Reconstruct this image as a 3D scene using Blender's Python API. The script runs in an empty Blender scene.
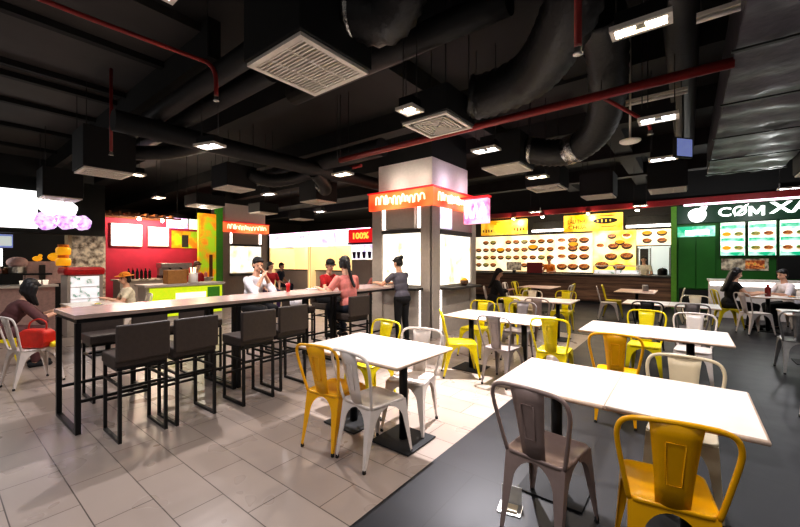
import bpy, bmesh, math, random
from mathutils import Vector, Matrix
random.seed(7)
PI = math.pi
SC = bpy.context.scene
COL = SC.collection
V = Vector

# ------------------------------------------------------------------ materials
def lin(h):
    h = h.lstrip('#')
    out = []
    for i in (0, 2, 4):
        c = int(h[i:i+2], 16) / 255
        out.append(c / 12.92 if c <= .04045 else ((c + .055) / 1.055) ** 2.4)
    return (*out, 1)

def M(name, col, rough=.5, metal=0, var=.12, scale=18, bump=0, emit=None, es=0, spec=None):
    m = bpy.data.materials.new(name); m.use_nodes = True
    nt = m.node_tree; N = nt.nodes; L = nt.links
    b = N['Principled BSDF']
    c = lin(col)
    tc = N.new('ShaderNodeTexCoord'); no = N.new('ShaderNodeTexNoise')
    no.inputs['Scale'].default_value = scale; no.inputs['Detail'].default_value = 3
    L.new(tc.outputs['Object'], no.inputs['Vector'])
    r = N.new('ShaderNodeValToRGB')
    r.color_ramp.elements[0].position = .3; r.color_ramp.elements[1].position = .7
    r.color_ramp.elements[0].color = (*[x * (1 - var) for x in c[:3]], 1)
    r.color_ramp.elements[1].color = (*[min(1, x * (1 + var)) for x in c[:3]], 1)
    L.new(no.outputs['Fac'], r.inputs['Fac'])
    L.new(r.outputs['Color'], b.inputs['Base Color'])
    b.inputs['Roughness'].default_value = rough; b.inputs['Metallic'].default_value = metal
    if spec is not None: b.inputs['Specular IOR Level'].default_value = spec
    if emit:
        b.inputs['Emission Color'].default_value = lin(emit); b.inputs['Emission Strength'].default_value = es
    if bump:
        bp = N.new('ShaderNodeBump'); bp.inputs['Strength'].default_value = bump; bp.inputs['Distance'].default_value = .01
        L.new(no.outputs['Fac'], bp.inputs['Height']); L.new(bp.outputs['Normal'], b.inputs['Normal'])
    return m

def glow_print(name, ca, cb, es, scale=6, lo=.45, hi=.6, detail=3, cc=None):
    """A lit panel with a soft printed picture: noise blends its colours."""
    m = bpy.data.materials.new(name); m.use_nodes = True
    nt = m.node_tree; N = nt.nodes; L = nt.links; b = N['Principled BSDF']
    tc = N.new('ShaderNodeTexCoord'); no = N.new('ShaderNodeTexNoise')
    no.inputs['Scale'].default_value = scale; no.inputs['Detail'].default_value = detail
    L.new(tc.outputs['Object'], no.inputs['Vector'])
    r = N.new('ShaderNodeValToRGB'); e = r.color_ramp.elements
    e[0].position = lo; e[0].color = lin(ca); e[1].position = hi; e[1].color = lin(cb)
    if cc:
        k = e.new(min(.99, hi + .08)); k.color = lin(cc)
    L.new(no.outputs['Fac'], r.inputs['Fac']); L.new(r.outputs['Color'], b.inputs['Base Color'])
    L.new(r.outputs['Color'], b.inputs['Emission Color']); b.inputs['Emission Strength'].default_value = es
    b.inputs['Roughness'].default_value = .35
    return m

def floor_tile(name):
    m = bpy.data.materials.new(name); m.use_nodes = True
    nt = m.node_tree; N = nt.nodes; L = nt.links; b = N['Principled BSDF']
    g = N.new('ShaderNodeNewGeometry'); br = N.new('ShaderNodeTexBrick')
    L.new(g.outputs['Position'], br.inputs['Vector'])
    br.offset = .5; br.offset_frequency = 2; br.squash = 1
    br.inputs['Scale'].default_value = 1; br.inputs['Brick Width'].default_value = .6; br.inputs['Row Height'].default_value = .3
    br.inputs['Mortar Size'].default_value = .0035; br.inputs['Mortar Smooth'].default_value = .2; br.inputs['Bias'].default_value = 0
    br.inputs['Color1'].default_value = lin('#a89a90'); br.inputs['Color2'].default_value = lin('#a09186')
    br.inputs['Mortar'].default_value = lin('#574c45')
    no = N.new('ShaderNodeTexNoise'); no.inputs['Scale'].default_value = 2.5; no.inputs['Detail'].default_value = 2
    L.new(g.outputs['Position'], no.inputs['Vector'])
    mx = N.new('ShaderNodeMixRGB'); mx.blend_type = 'MULTIPLY'; mx.inputs['Fac'].default_value = .10
    L.new(br.outputs['Color'], mx.inputs['Color1']); L.new(no.outputs['Fac'], mx.inputs['Color2'])
    L.new(mx.outputs['Color'], b.inputs['Base Color'])
    mr = N.new('ShaderNodeMapRange'); mr.inputs['To Min'].default_value = .27; mr.inputs['To Max'].default_value = .28
    L.new(no.outputs['Fac'], mr.inputs['Value']); L.new(mr.outputs['Result'], b.inputs['Roughness'])
    bp = N.new('ShaderNodeBump'); bp.inputs['Strength'].default_value = .3; bp.inputs['Distance'].default_value = .002; bp.invert = True
    L.new(br.outputs['Fac'], bp.inputs['Height']); L.new(bp.outputs['Normal'], b.inputs['Normal'])
    return m

def dark_floor(name):
    m = bpy.data.materials.new(name); m.use_nodes = True
    nt = m.node_tree; N = nt.nodes; L = nt.links; b = N['Principled BSDF']
    g = N.new('ShaderNodeNewGeometry'); br = N.new('ShaderNodeTexBrick')
    L.new(g.outputs['Position'], br.inputs['Vector'])
    br.offset = .5; br.inputs['Scale'].default_value = 1; br.inputs['Brick Width'].default_value = 1.2; br.inputs['Row Height'].default_value = 1.2
    br.inputs['Mortar Size'].default_value = .004
    br.inputs['Color1'].default_value = lin('#222226'); br.inputs['Color2'].default_value = lin('#1e1e22'); br.inputs['Mortar'].default_value = lin('#121213')
    no = N.new('ShaderNodeTexNoise'); no.inputs['Scale'].default_value = 2.2; no.inputs['Detail'].default_value = 7; no.inputs['Roughness'].default_value = .65
    L.new(g.outputs['Position'], no.inputs['Vector'])
    mx = N.new('ShaderNodeMixRGB'); mx.blend_type = 'MULTIPLY'; mx.inputs['Fac'].default_value = .5
    L.new(br.outputs['Color'], mx.inputs['Color1']); L.new(no.outputs['Fac'], mx.inputs['Color2'])
    L.new(mx.outputs['Color'], b.inputs['Base Color'])
    mr = N.new('ShaderNodeMapRange'); b.inputs['Specular IOR Level'].default_value = .3
    mr.inputs['To Min'].default_value = .34; mr.inputs['To Max'].default_value = .55
    L.new(no.outputs['Fac'], mr.inputs['Value']); L.new(mr.outputs['Result'], b.inputs['Roughness'])
    return m

def wood_boards(name):
    m = bpy.data.materials.new(name); m.use_nodes = True
    nt = m.node_tree; N = nt.nodes; L = nt.links; b = N['Principled BSDF']
    g = N.new('ShaderNodeNewGeometry'); mp = N.new('ShaderNodeMapping')
    mp.inputs['Scale'].default_value = (.6, .6, 9)
    L.new(g.outputs['Position'], mp.inputs['Vector'])
    no = N.new('ShaderNodeTexNoise'); no.inputs['Scale'].default_value = 1.5; no.inputs['Detail'].default_value = 4
    L.new(mp.outputs['Vector'], no.inputs['Vector'])
    r = N.new('ShaderNodeValToRGB'); e = r.color_ramp.elements
    e[0].position = .35; e[0].color = lin('#4a3326'); e[1].position = .7; e[1].color = lin('#8e6c54')
    L.new(no.outputs['Fac'], r.inputs['Fac']); L.new(r.outputs['Color'], b.inputs['Base Color'])
    b.inputs['Roughness'].default_value = .5
    return m

MT = dict(
    tile=floor_tile('tile floor'), dark=dark_floor('dark vinyl floor'),
    ceil=M('black ceiling paint', '#1c1b1a', .85, var=.3, scale=2.5), ceilp=M('grey ceiling slab', '#3c3836', .8, var=.15, scale=1.5),
    rib=M('black beam', '#0c0c0c', .9), duct=M('black duct', '#161516', .55, var=.3, scale=14, bump=.3),
    flex=M('black flexible duct', '#171617', .45, var=.35, scale=30, bump=.5), foil=M('silver foil tape', '#c8c5c0', .25, 1, bump=.9, scale=40, var=.4),
    insul=M('grey wrapped duct', '#49454e', .38, .2, var=.4, scale=7, bump=.7), redpipe=M('red pipe paint', '#8c1d1a', .45),
    vent=M('off white vent metal', '#f0e9df', .5, var=.05), ventin=M('vent inner dark', '#5a524c', .8), black=M('black steel', '#121112', .4, .3),
    blackm=M('matte black', '#0e0e0f', .75), chrome=M('silver metal', '#b9b7b5', .3, .8),
    white=M('white laminate', '#efe9e2', .28, var=.02), whedge=M('cream edge banding', '#c9b09c', .5), bartop=M('pale bar laminate', '#c2aaa0', .18, var=.06, scale=8),
    pinktop=M('pale pink brown laminate', '#b9968a', .35, var=.05),
    yellow=M('yellow enamel', '#f2b200', .28, var=.03), lemon=M('lemon enamel', '#e3cf0a', .28, var=.03), wchair=M('white enamel', '#ddd2c9', .3, var=.03),
    grey=M('grey metal enamel', '#918785', .32, .25, var=.05), taupe=M('taupe metal enamel', '#9c877f', .34, .2, var=.06),
    cream=M('cream enamel', '#e2d3b4', .35, var=.03), dkchair=M('black enamel', '#1d1c1c', .35), rubber=M('black rubber', '#151312', .8),
    vinyl=M('brown grey vinyl', '#40352f', .55, var=.12, scale=30, bump=.15), gpanel=M('grey cladding', '#b5aaa0', .45, var=.05), gcol=M('pale grey column paint', '#e4deda', .6, var=.04),
    gdark=M('dark grey', '#37332f', .6), lamp=M('lamp glass', '#ffffff', .4, emit='#fff0d0', es=26), lampc=M('cool lamp glass', '#ffffff', .4, emit='#eef4ff', es=24),
    lit=M('lit white acrylic', '#ffffff', .4, emit='#ffffff', es=1.7, var=.01), litw=M('warm lit acrylic', '#fff4d0', .4, emit='#fff0c0', es=1.8, var=.02),
    strip=M('white light strip', '#ffffff', .4, emit='#fff6f0', es=4), pinkstrip=M('pink white light strip', '#ffffff', .4, emit='#ffd0ee', es=3),
    pictop=glow_print('lit kiosk picture', '#f2d9a0', '#fffdf4', 1.05, 3.2, .33, .5), orange=glow_print('glowing orange sign', '#ff3d14', '#ff9a58', 1.15, 1.6, .35, .7, 1),
    blade=glow_print('pink white sign', '#ff4f9c', '#ffd6ee', 1.0, 4, .3, .6), redsign=M('lit red sign', '#d8161e', .4, emit='#e01822', es=.8),
    gold=M('gold letters', '#ffd060', .4, emit='#ffb84a', es=1.4), sun=M('bright yellow print', '#ffe93a', .5, emit='#ffe030', es=1.0), warmletter=M('warm lit letters', '#ffe6c8', .4, emit='#ffe0b8', es=1.6), letter=M('white lit letters', '#ffffff', .4, emit='#ffffff', es=2.6),
    menuo=glow_print('orange cream menu print', '#ffdca0', '#fff3da', 1.0, 1.6, .35, .6), menuy=glow_print('yellow menu print', '#ffd84a', '#fff4c4', 1.0, 1.3, .4, .65),
    menuw=glow_print('green white menu print', '#9fe6b4', '#f6ffee', 1.25, 5, .36, .5), teal=glow_print('teal sign print', '#18b888', '#c8f8e8', .8, 3, .45, .62),
    bowl=M('brown bowl picture', '#54443a', .5), food=glow_print('red brown food picture', '#7a3418', '#d88a4a', .55, 14, .4, .6, cc='#8a9a3a'), foodg=glow_print('green food picture', '#56702a', '#c8b060', .55, 14, .4, .6, cc='#c06030'),
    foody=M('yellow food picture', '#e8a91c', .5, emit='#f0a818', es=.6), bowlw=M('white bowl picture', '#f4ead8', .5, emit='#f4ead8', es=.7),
    ysign=glow_print('yellow shop sign', '#e6a000', '#ffe05a', .75, 2.2, .38, .62), ink=M('dark ink', '#1d1306', .6), brown=M('brown ink', '#6b3a0a', .6),
    wood=wood_boards('dark wood boards'), red=M('dark red paint', '#7e181c', .4), fascia=M('black green fascia', '#0a100b', .5), green=M('green paint', '#22721f', .45, var=.08, scale=3), dgreen=M('dark green fascia', '#0c3a24', .4, emit='#0c3a24', es=.25),
    lgreen=M('grass green trim', '#5d9a2c', .5), pink=M('raspberry wall paint', '#cc3350', .6, var=.1, scale=3), lime=M('lime panel', '#c8e020', .4, emit='#d0e418', es=.45),
    steel=M('stainless steel', '#b8b4ae', .3, .9), brownbox=M('brown card', '#a8763c', .7), glassw=M('frosted white', '#dfe9e6', .25, emit='#e6f4f0', es=.5),
    skin=M('skin', '#d9a98c', .55, var=.05), hair=M('black hair', '#15100e', .5, bump=.5, scale=60), hairb=M('brown hair', '#5a3018', .5, bump=.5, scale=60),
    maroon=M('maroon cloth', '#5a3434', .8, bump=.3), shirtw=M('white cloth', '#e9e2e4', .8, bump=.2), shirtr=M('red cloth', '#b0141c', .8, bump=.2), shirtp=M('coral pink cloth', '#e0877c', .8, bump=.2),
    shirtg=M('charcoal grey cloth', '#5b5760', .8, bump=.2), shirto=M('orange cloth', '#f08a2a', .8), shirtc=M('cream cloth', '#e8dcc0', .8), blackc=M('black cloth', '#141315', .85), denim=M('navy denim', '#1e2434', .8), cap=M('black cap', '#101012', .7), hat=M('orange straw', '#e08a1c', .8, bump=.5, scale=60),
    redbag=M('red bag', '#c4220e', .45, bump=.2), plastic=M('yellow plastic', '#f0cf22', .4), redcap=M('red plastic', '#c8141a', .35), bottle=M('dark bottle glass', '#2a1c16', .15), sauce=M('red sauce bottle', '#7a1a14', .25),
    muralo=glow_print('orange green mural', '#f08a1c', '#a8c81e', .45, 2.5, .42, .58), photo=glow_print('collage print', '#6a5a4a', '#e6d8c0', .15, 9, .35, .6),
    lilac=glow_print('lilac flower print', '#cf8ae8', '#f6e8ff', .95, 16, .35, .6), cream_glow=M('glowing cream wall', '#f0d6a4', .6, emit='#f3cf90', es=.75, var=.08, scale=2), whitel=glow_print('white fascia print', '#c8b4f0', '#ffffff', 1.1, 3.5, .33, .5),  # cream stall walls emit: interior lighting put into their colour
    pinkbox=M('pale pink box', '#c9a9a4', .5), greenp=M('leaf green', '#3f8f1c', .6), screen=M('blue lit screen', '#90a0e0', .3, emit='#9aa8e8', es=.4), paper=M('crumpled paper', '#e8e4dc', .8), purple=M('violet cloth', '#3d2352', .8),
    glass=M('thin grey glass', '#9fb2b4', .1, .4), goods=glow_print('shelf goods', '#5a8a70', '#f4f2f6', .6, 9, .34, .46),
)

# ------------------------------------------------------------------ mesh builder
class MB:
    def __init__(s): s.v = []; s.f = []; s.m = []; s.s = []
    def add(s, vs, fs, m=0, smooth=False):
        o = len(s.v); s.v += [V(p) for p in vs]
        for f in fs: s.f.append([i + o for i in f]); s.m.append(m); s.s.append(smooth)
        return s
    def box(s, x0, x1, y0, y1, z0, z1, m=0, R=None):
        vs = [V((x, y, z)) for z in (z0, z1) for y in (y0, y1) for x in (x0, x1)]
        if R is not None: vs = [R @ p for p in vs]
        return s.add(vs, [(0, 2, 3, 1), (4, 5, 7, 6), (0, 1, 5, 4), (2, 6, 7, 3), (0, 4, 6, 2), (1, 3, 7, 5)], m)
    def tube(s, pts, r, n=8, m=0, closed=False, caps=True, smooth=True, ell=None):
        pts = [V(p) for p in pts]; k = len(pts)
        rs = r if isinstance(r, (list, tuple)) else [r] * k
        up = None; vs = []
        for i, p in enumerate(pts):
            a = pts[(i - 1) % k] if (closed or i) else p; b = pts[(i + 1) % k] if (closed or i < k - 1) else p
            t = (b - a).normalized()
            if up is None: up = t.orthogonal().normalized()
            up = (up - t * up.dot(t))
            if up.length < 1e-6: up = t.orthogonal()
            up.normalize(); w = t.cross(up)
            for j in range(n):
                q = 2 * PI * j / n; vs.append(p + (up * math.cos(q) + w * math.sin(q)) * rs[i])
        fs = []
        for i in range(k if closed else k - 1):
            for j in range(n):
                a = i * n + j; b = i * n + (j + 1) % n; c = ((i + 1) % k) * n + (j + 1) % n; d = ((i + 1) % k) * n + j
                fs.append((a, b, c, d))
        s.add(vs, fs, m, smooth)
        if caps and not closed:
            o = len(s.v) - len(vs)
            s.f.append([o + j for j in range(n)][::-1]); s.m.append(m); s.s.append(False)
            s.f.append([o + (k - 1) * n + j for j in range(n)]); s.m.append(m); s.s.append(False)
        return s
    def cyl(s, p0, p1, r0, r1=None, n=12, m=0): return s.tube([p0, p1], [r0, r0 if r1 is None else r1], n, m)
    def lathe(s, prof, n=16, m=0, c=(0, 0, 0), smooth=True):
        c = V(c); vs = []; k = len(prof)
        for r, z in prof:
            for j in range(n):
                q = 2 * PI * j / n; vs.append(c + V((r * math.cos(q), r * math.sin(q), z)))
        fs = [(i * n + j, i * n + (j + 1) % n, (i + 1) * n + (j + 1) % n, (i + 1) * n + j) for i in range(k - 1) for j in range(n)]
        fs.append(tuple(range(n))[::-1]); fs.append(tuple((k - 1) * n + j for j in range(n)))
        return s.add(vs, fs, m, smooth)
    def sph(s, c, r, n=12, m=0, R=None):
        if not isinstance(r, (tuple, list)): r = (r, r, r)
        c = V(c); vs = []; k = n // 2 + 1
        for i in range(k):
            a = -PI / 2 + PI * i / (k - 1); a = max(-PI/2 + .02, min(PI/2 - .02, a))
            for j in range(n):
                q = 2 * PI * j / n
                p = V((r[0] * math.cos(a) * math.cos(q), r[1] * math.cos(a) * math.sin(q), r[2] * math.sin(a)))
                vs.append(c + (R @ p if R is not None else p))
        fs = [(i * n + j, i * n + (j + 1) % n, (i + 1) * n + (j + 1) % n, (i + 1) * n + j) for i in range(k - 1) for j in range(n)]
        fs.append(tuple(range(n))[::-1]); fs.append(tuple((k - 1) * n + j for j in range(n)))
        return s.add(vs, fs, m, True)
    def cap(s, p0, r0, p1, r1, n=10, m=0):
        """tapered capsule"""
        p0, p1 = V(p0), V(p1); t = (p1 - p0)
        if t.length < 1e-5: return s.sph(p0, r0, n, m)
        t.normalize(); pts = []; rs = []
        for a in (-80, -50, -25, 0): pts.append(p0 + t * r0 * math.sin(math.radians(a))); rs.append(r0 * math.cos(math.radians(a)))
        for a in (0, 25, 50, 80): pts.append(p1 + t * r1 * math.sin(math.radians(a))); rs.append(r1 * math.cos(math.radians(a)))
        return s.tube(pts, rs, n, m)
    def prism(s, poly, f0, f1, m=0):
        """poly: 2-D points; f0/f1 map (a,b) to the two faces"""
        n = len(poly); vs = [f0(a, b) for a, b in poly] + [f1(a, b) for a, b in poly]
        fs = [tuple(range(n)), tuple(range(2 * n - 1, n - 1, -1))] + [(i, i + n, (i + 1) % n + n, (i + 1) % n) for i in range(n)]
        return s.add(vs, fs, m)
    def mesh(s, name, mats, bevel=0):
        me = bpy.data.meshes.new(name)
        me.from_pydata([tuple(p) for p in s.v], [], s.f)
        for i, p in enumerate(me.polygons): p.material_index = s.m[i]; p.use_smooth = s.s[i]
        for m in (mats if isinstance(mats, (list, tuple)) else [mats]): me.materials.append(m if not isinstance(m, str) else MT[m])
        bm = bmesh.new(); bm.from_mesh(me)
        bmesh.ops.recalc_face_normals(bm, faces=bm.faces)
        if bevel:
            es = [e for e in bm.edges if len(e.link_faces) == 2 and e.calc_face_angle(0) > .6]
            bmesh.ops.bevel(bm, geom=es, offset=bevel, segments=2, profile=.5, affect='EDGES', clamp_overlap=True)
        bm.to_mesh(me); bm.free()
        return me
    def build(s, name, mats, parent=None, bevel=0, loc=None, rz=0, label=None):
        o = bpy.data.objects.new(name, s.mesh(name, mats, bevel)); COL.objects.link(o)
        if parent is not None: o.parent = parent
        if loc is not None: o.location = loc
        if rz: o.rotation_euler[2] = rz
        if label: o['label'] = label
        return o

def tag(o, label, cat, group=None):
    o['label'] = label; o['category'] = cat
    if group: o['group'] = group
    return o
def thing(name, label, cat, loc=(0, 0, 0), rz=0, group=None):
    o = bpy.data.objects.new(name, None); COL.objects.link(o); o.location = loc; o.rotation_euler[2] = rz; o.empty_display_size = .1
    return tag(o, label, cat, group)
def struct(mb, name, mats, bevel=0):
    o = mb.build(name, mats, None, bevel); o['kind'] = 'structure'; return o
def dup(o, loc, rz, label, group=None, swap=None):
    def rec(a, par):
        c = a.copy(); COL.objects.link(c)
        if par is not None: c.parent = par
        if swap and c.type == 'MESH' and c.data.materials and c.data.materials[0] in swap:
            key = (c.data.name, swap[c.data.materials[0]].name)
            if key not in SWAP:
                d = c.data.copy(); d.materials[0] = swap[c.data.materials[0]]; SWAP[key] = d
            c.data = SWAP[key]
        for ch in [x for x in KIDS(a)]: rec(ch, c)
        return c
    c = rec(o, None); c.location = loc; c.rotation_euler[2] = rz; c['label'] = label
    if group: c['group'] = group
    return c
SWAP = {}
def KIDS(a): return list(a.children)
def rnd_rect(w, d, r, n=4):
    out = []
    for cx, cy, a0 in ((w/2 - r, d/2 - r, 0), (-w/2 + r, d/2 - r, 90), (-w/2 + r, -d/2 + r, 180), (w/2 - r, -d/2 + r, 270)):
        for i in range(n + 1):
            a = math.radians(a0 + 90 * i / n); out.append((cx + r * math.cos(a), cy + r * math.sin(a)))
    return out
def spline(pts, n=8):
    pts = [V(p) for p in pts]; out = []
    P_ = [pts[0] * 2 - pts[1]] + pts + [pts[-1] * 2 - pts[-2]]
    for i in range(1, len(P_) - 2):
        a, b, c, d = P_[i-1:i+3]
        for k in range(n):
            t = k / n
            out.append(.5 * ((2*b) + (c - a) * t + (2*a - 5*b + 4*c - d) * t*t + (3*b - a - 3*c + d) * t**3))
    out.append(pts[-1]); return out
def text(s, name, size, mat, parent, loc, rot, width=None, ext=.006, bold=0):
    cu = bpy.data.curves.new('t', 'FONT'); cu.body = s; cu.size = size; cu.extrude = ext; cu.align_x = 'CENTER'; cu.align_y = 'CENTER'; cu.offset = bold; cu.resolution_u = 3
    t = bpy.data.objects.new('t', cu); COL.objects.link(t)
    bpy.context.view_layer.update()
    me = bpy.data.meshes.new_from_object(t.evaluated_get(bpy.context.evaluated_depsgraph_get()))
    me.name = name; bpy.data.objects.remove(t)
    me.materials.clear(); me.materials.append(MT[mat])
    if width:
        w = max(v.co.x for v in me.vertices) - min(v.co.x for v in me.vertices)
        for v in me.vertices: v.co.x *= width / w
    o = bpy.data.objects.new(name, me); COL.objects.link(o); o.location = loc; o.rotation_euler = rot
    if parent is not None: o.parent = parent
    return o
RY = (PI/2, 0, 0)        # text facing -y
RXP = (PI/2, 0, PI/2)    # text facing +x

# ------------------------------------------------------------------ room shell
struct(MB().box(-24, -1.53, -5, 18.2, -.1, 0), 'floor', 'tile')
struct(MB().box(-1.53, 7, -5, 18.2, -.1, .004).box(-3.6, -1.53, 8.3, 18.2, -.05, .004).box(-9, -3.6, 9.6, 18.2, -.05, .004), 'floor_dark', 'dark')
struct(MB().box(-24, 7, -5, 18.2, 4.3, 4.45), 'ceiling', 'ceil')
sl = MB().box(-24, -4.5, -5, 1.98, 4.2, 4.3)
struct(sl, 'ceiling_slab', 'ceilp')
rb = MB()
for x in (-5.62, -7.15, -7.6, -8.84, -10.43, -12.2, -14.5): rb.box(x - .05, x + .05, -5, 1.98, 4.12, 4.2)
struct(rb, 'trim_1', 'rib')
struct(MB().box(-24, -4.3, 1.98, 2.12, 3.85, 4.3), 'trim_2', 'rib')
bm_ = MB()
for y in (3.3, 5.4, 7.6, 10, 12.5): bm_.box(-24, 7, y, y + .3, 3.95, 4.3)
for x in (-3.4, -1.35, 1.4): bm_.box(x, x + .35, -5, 18, 4.0, 4.3)
struct(bm_, 'trim_3', 'ceil')
struct(MB().box(-24, 7, 18.2, 18.4, -.1, 4.45), 'wall_back', 'gdark')
struct(MB().box(-24.2, -24, -5, 18.4, -.1, 4.45), 'wall_left', 'gdark')
struct(MB().box(7, 7.2, 2.5, 18.4, -.1, 4.45), 'wall_right', 'gdark')

# ------------------------------------------------------------------ metal chair
def leg_mesh(sx, sy):
    """one folded sheet leg with the arch that flares into the seat skirt"""
    ty = .19 if sy > 0 else -.165; tx = .178 if sy > 0 else .168
    fx, fy = (.205, .24) if sy > 0 else (.168, -.235)
    T = V((sx * tx, ty, .44)); F = V((sx * fx, fy, .012))
    zs = [.012, .1, .2, .27, .30, .325, .35, .37, .39, .405, .415, .42, .44]
    bm = bmesh.new()
    for d, half in ((V((-sx, 0, 0)), tx), (V((0, -sy, 0)), .178)):
        prev = None
        for z in zs:
            k = (z - .012) / (.428); c = F.lerp(T, k)
            w = .017 + .035 * min(1, z / .27)
            if z > .27:
                t = min(1, (z - .27) / .148); w += (half - .052) * (1 - math.sqrt(max(0, 1 - t * t)))
            a = bm.verts.new(c); b = bm.verts.new(c + d * w)
            if prev: bm.faces.new((prev[0], prev[1], b, a))
            prev = (a, b)
    bmesh.ops.remove_doubles(bm, verts=bm.verts, dist=.0005)
    bmesh.ops.recalc_face_normals(bm, faces=bm.faces)
    bmesh.ops.solidify(bm, geom=bm.faces[:], thickness=.004)
    for f in bm.faces: f.smooth = False
    me = bpy.data.meshes.new('leg'); bm.to_mesh(me); bm.free(); return me
CHAIR_MESH = {}
def chair_meshes():
    if CHAIR_MESH: return CHAIR_MESH
    s = MB(); rect = rnd_rect(.36, .37, .05, 4)
    rings = [(1.0, .432), (1.0, .447), (.985, .452), (.94, .452), (.90, .446), (.45, .443)]
    n = len(rect); vs = []
    for k, z in rings:
        for a, b in rect: vs.append((a * k * (1.0 if b > 0 else .955), b * k + .012, z))
    fs = [(i*n + j, i*n + (j+1) % n, (i+1)*n + (j+1) % n, (i+1)*n + j) for i in range(len(rings)-1) for j in range(n)]
    fs += [tuple(range(n))[::-1], tuple(n * (len(rings)-1) + j for j in range(n))]
    s.add(vs, fs, 0, True)
    CHAIR_MESH['seat'] = s.mesh('seat', 'yellow')
    half = [(.163, -.158, .44), (.178, -.178, .52), (.196, -.2, .62), (.212, -.222, .72), (.213, -.235, .775), (.196, -.246, .82), (.155, -.254, .843), (.08, -.258, .851), (0, -.259, .853)]
    path = spline(half, 4); path = path + [V((-p.x, p.y, p.z)) for p in reversed(path[:-1])]
    CHAIR_MESH['back_frame'] = MB().tube(path, .0115, 10).mesh('back_frame', 'yellow')
    sp = MB(); rows = [(.445, -.163, .064), (.55, -.188, .07), (.68, -.217, .08), (.78, -.24, .089), (.848, -.257, .097)]
    for off, m in ((0, 0), (.004, 0)):
        pass
    vs = []
    for z, y, w in rows:
        for x in (-w, -w * .5, 0, w * .5, w): vs.append((x, y - .012 * (1 - (x / w) ** 2), z))
    fs = [(r*5 + c, r*5 + c + 1, (r+1)*5 + c + 1, (r+1)*5 + c) for r in range(4) for c in range(4)]
    b2 = bmesh.new(); vv = [b2.verts.new(p) for p in vs]
    for f in fs: b2.faces.new([vv[i] for i in f]).smooth = True
    bmesh.ops.recalc_face_normals(b2, faces=b2.faces); bmesh.ops.solidify(b2, geom=b2.faces[:], thickness=.004)
    me = bpy.data.meshes.new('splat'); b2.to_mesh(me); b2.free(); me.materials.append(MT['yellow']); CHAIR_MESH['splat'] = me
    em = MB(); em.tube([(-.028, -.204, .56), (-.034, -.2485, .76), (.034, -.2485, .76), (.028, -.204, .56)], .0028, 6, closed=True)
    CHAIR_MESH['embossed_rib'] = em.mesh('embossed_rib', 'yellow')
    for k, (sx, sy) in enumerate(((1, 1), (-1, 1), (1, -1), (-1, -1))):
        m = leg_mesh(sx, sy); m.materials.append(MT['yellow']); CHAIR_MESH['leg%d' % k] = m
        fx, fy = (.205, .24) if sy > 0 else (.168, -.235)
        CHAIR_MESH['foot%d' % k] = MB().lathe([(.012, 0), (.014, .004), (.013, .022), (.01, .026)], 10, 0, (sx * (fx - .008), fy - sy * .008, 0)).mesh('rubber_foot', 'rubber')
    return CHAIR_MESH
PROTO = {}
def make_chair(x, y, rzdeg, mat, label, group=None, z=0):
    if mat not in PROTO:
        cm = chair_meshes(); t = thing('metal_chair', label, 'chair', (x, y, z), math.radians(rzdeg), group)
        def part(nm, me, par):
            if me.materials[0].name != MT['rubber'].name and MT[mat] is not me.materials[0]:
                me = me.copy(); me.materials[0] = MT[mat]
            o = bpy.data.objects.new(nm, me); COL.objects.link(o); o.parent = par; return o
        part('seat', cm['seat'], t); part('back_frame', cm['back_frame'], t); s = part('splat', cm['splat'], t); part('embossed_rib', cm['embossed_rib'], s)
        for k in range(4): part('rubber_foot', cm['foot%d' % k], part('leg', cm['leg%d' % k], t))
        PROTO[mat] = t; return t
    c = dup(PROTO[mat], (x, y, z), math.radians(rzdeg), label)
    if group: c['group'] = group
    elif 'group' in c: del c['group']
    return c

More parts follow.
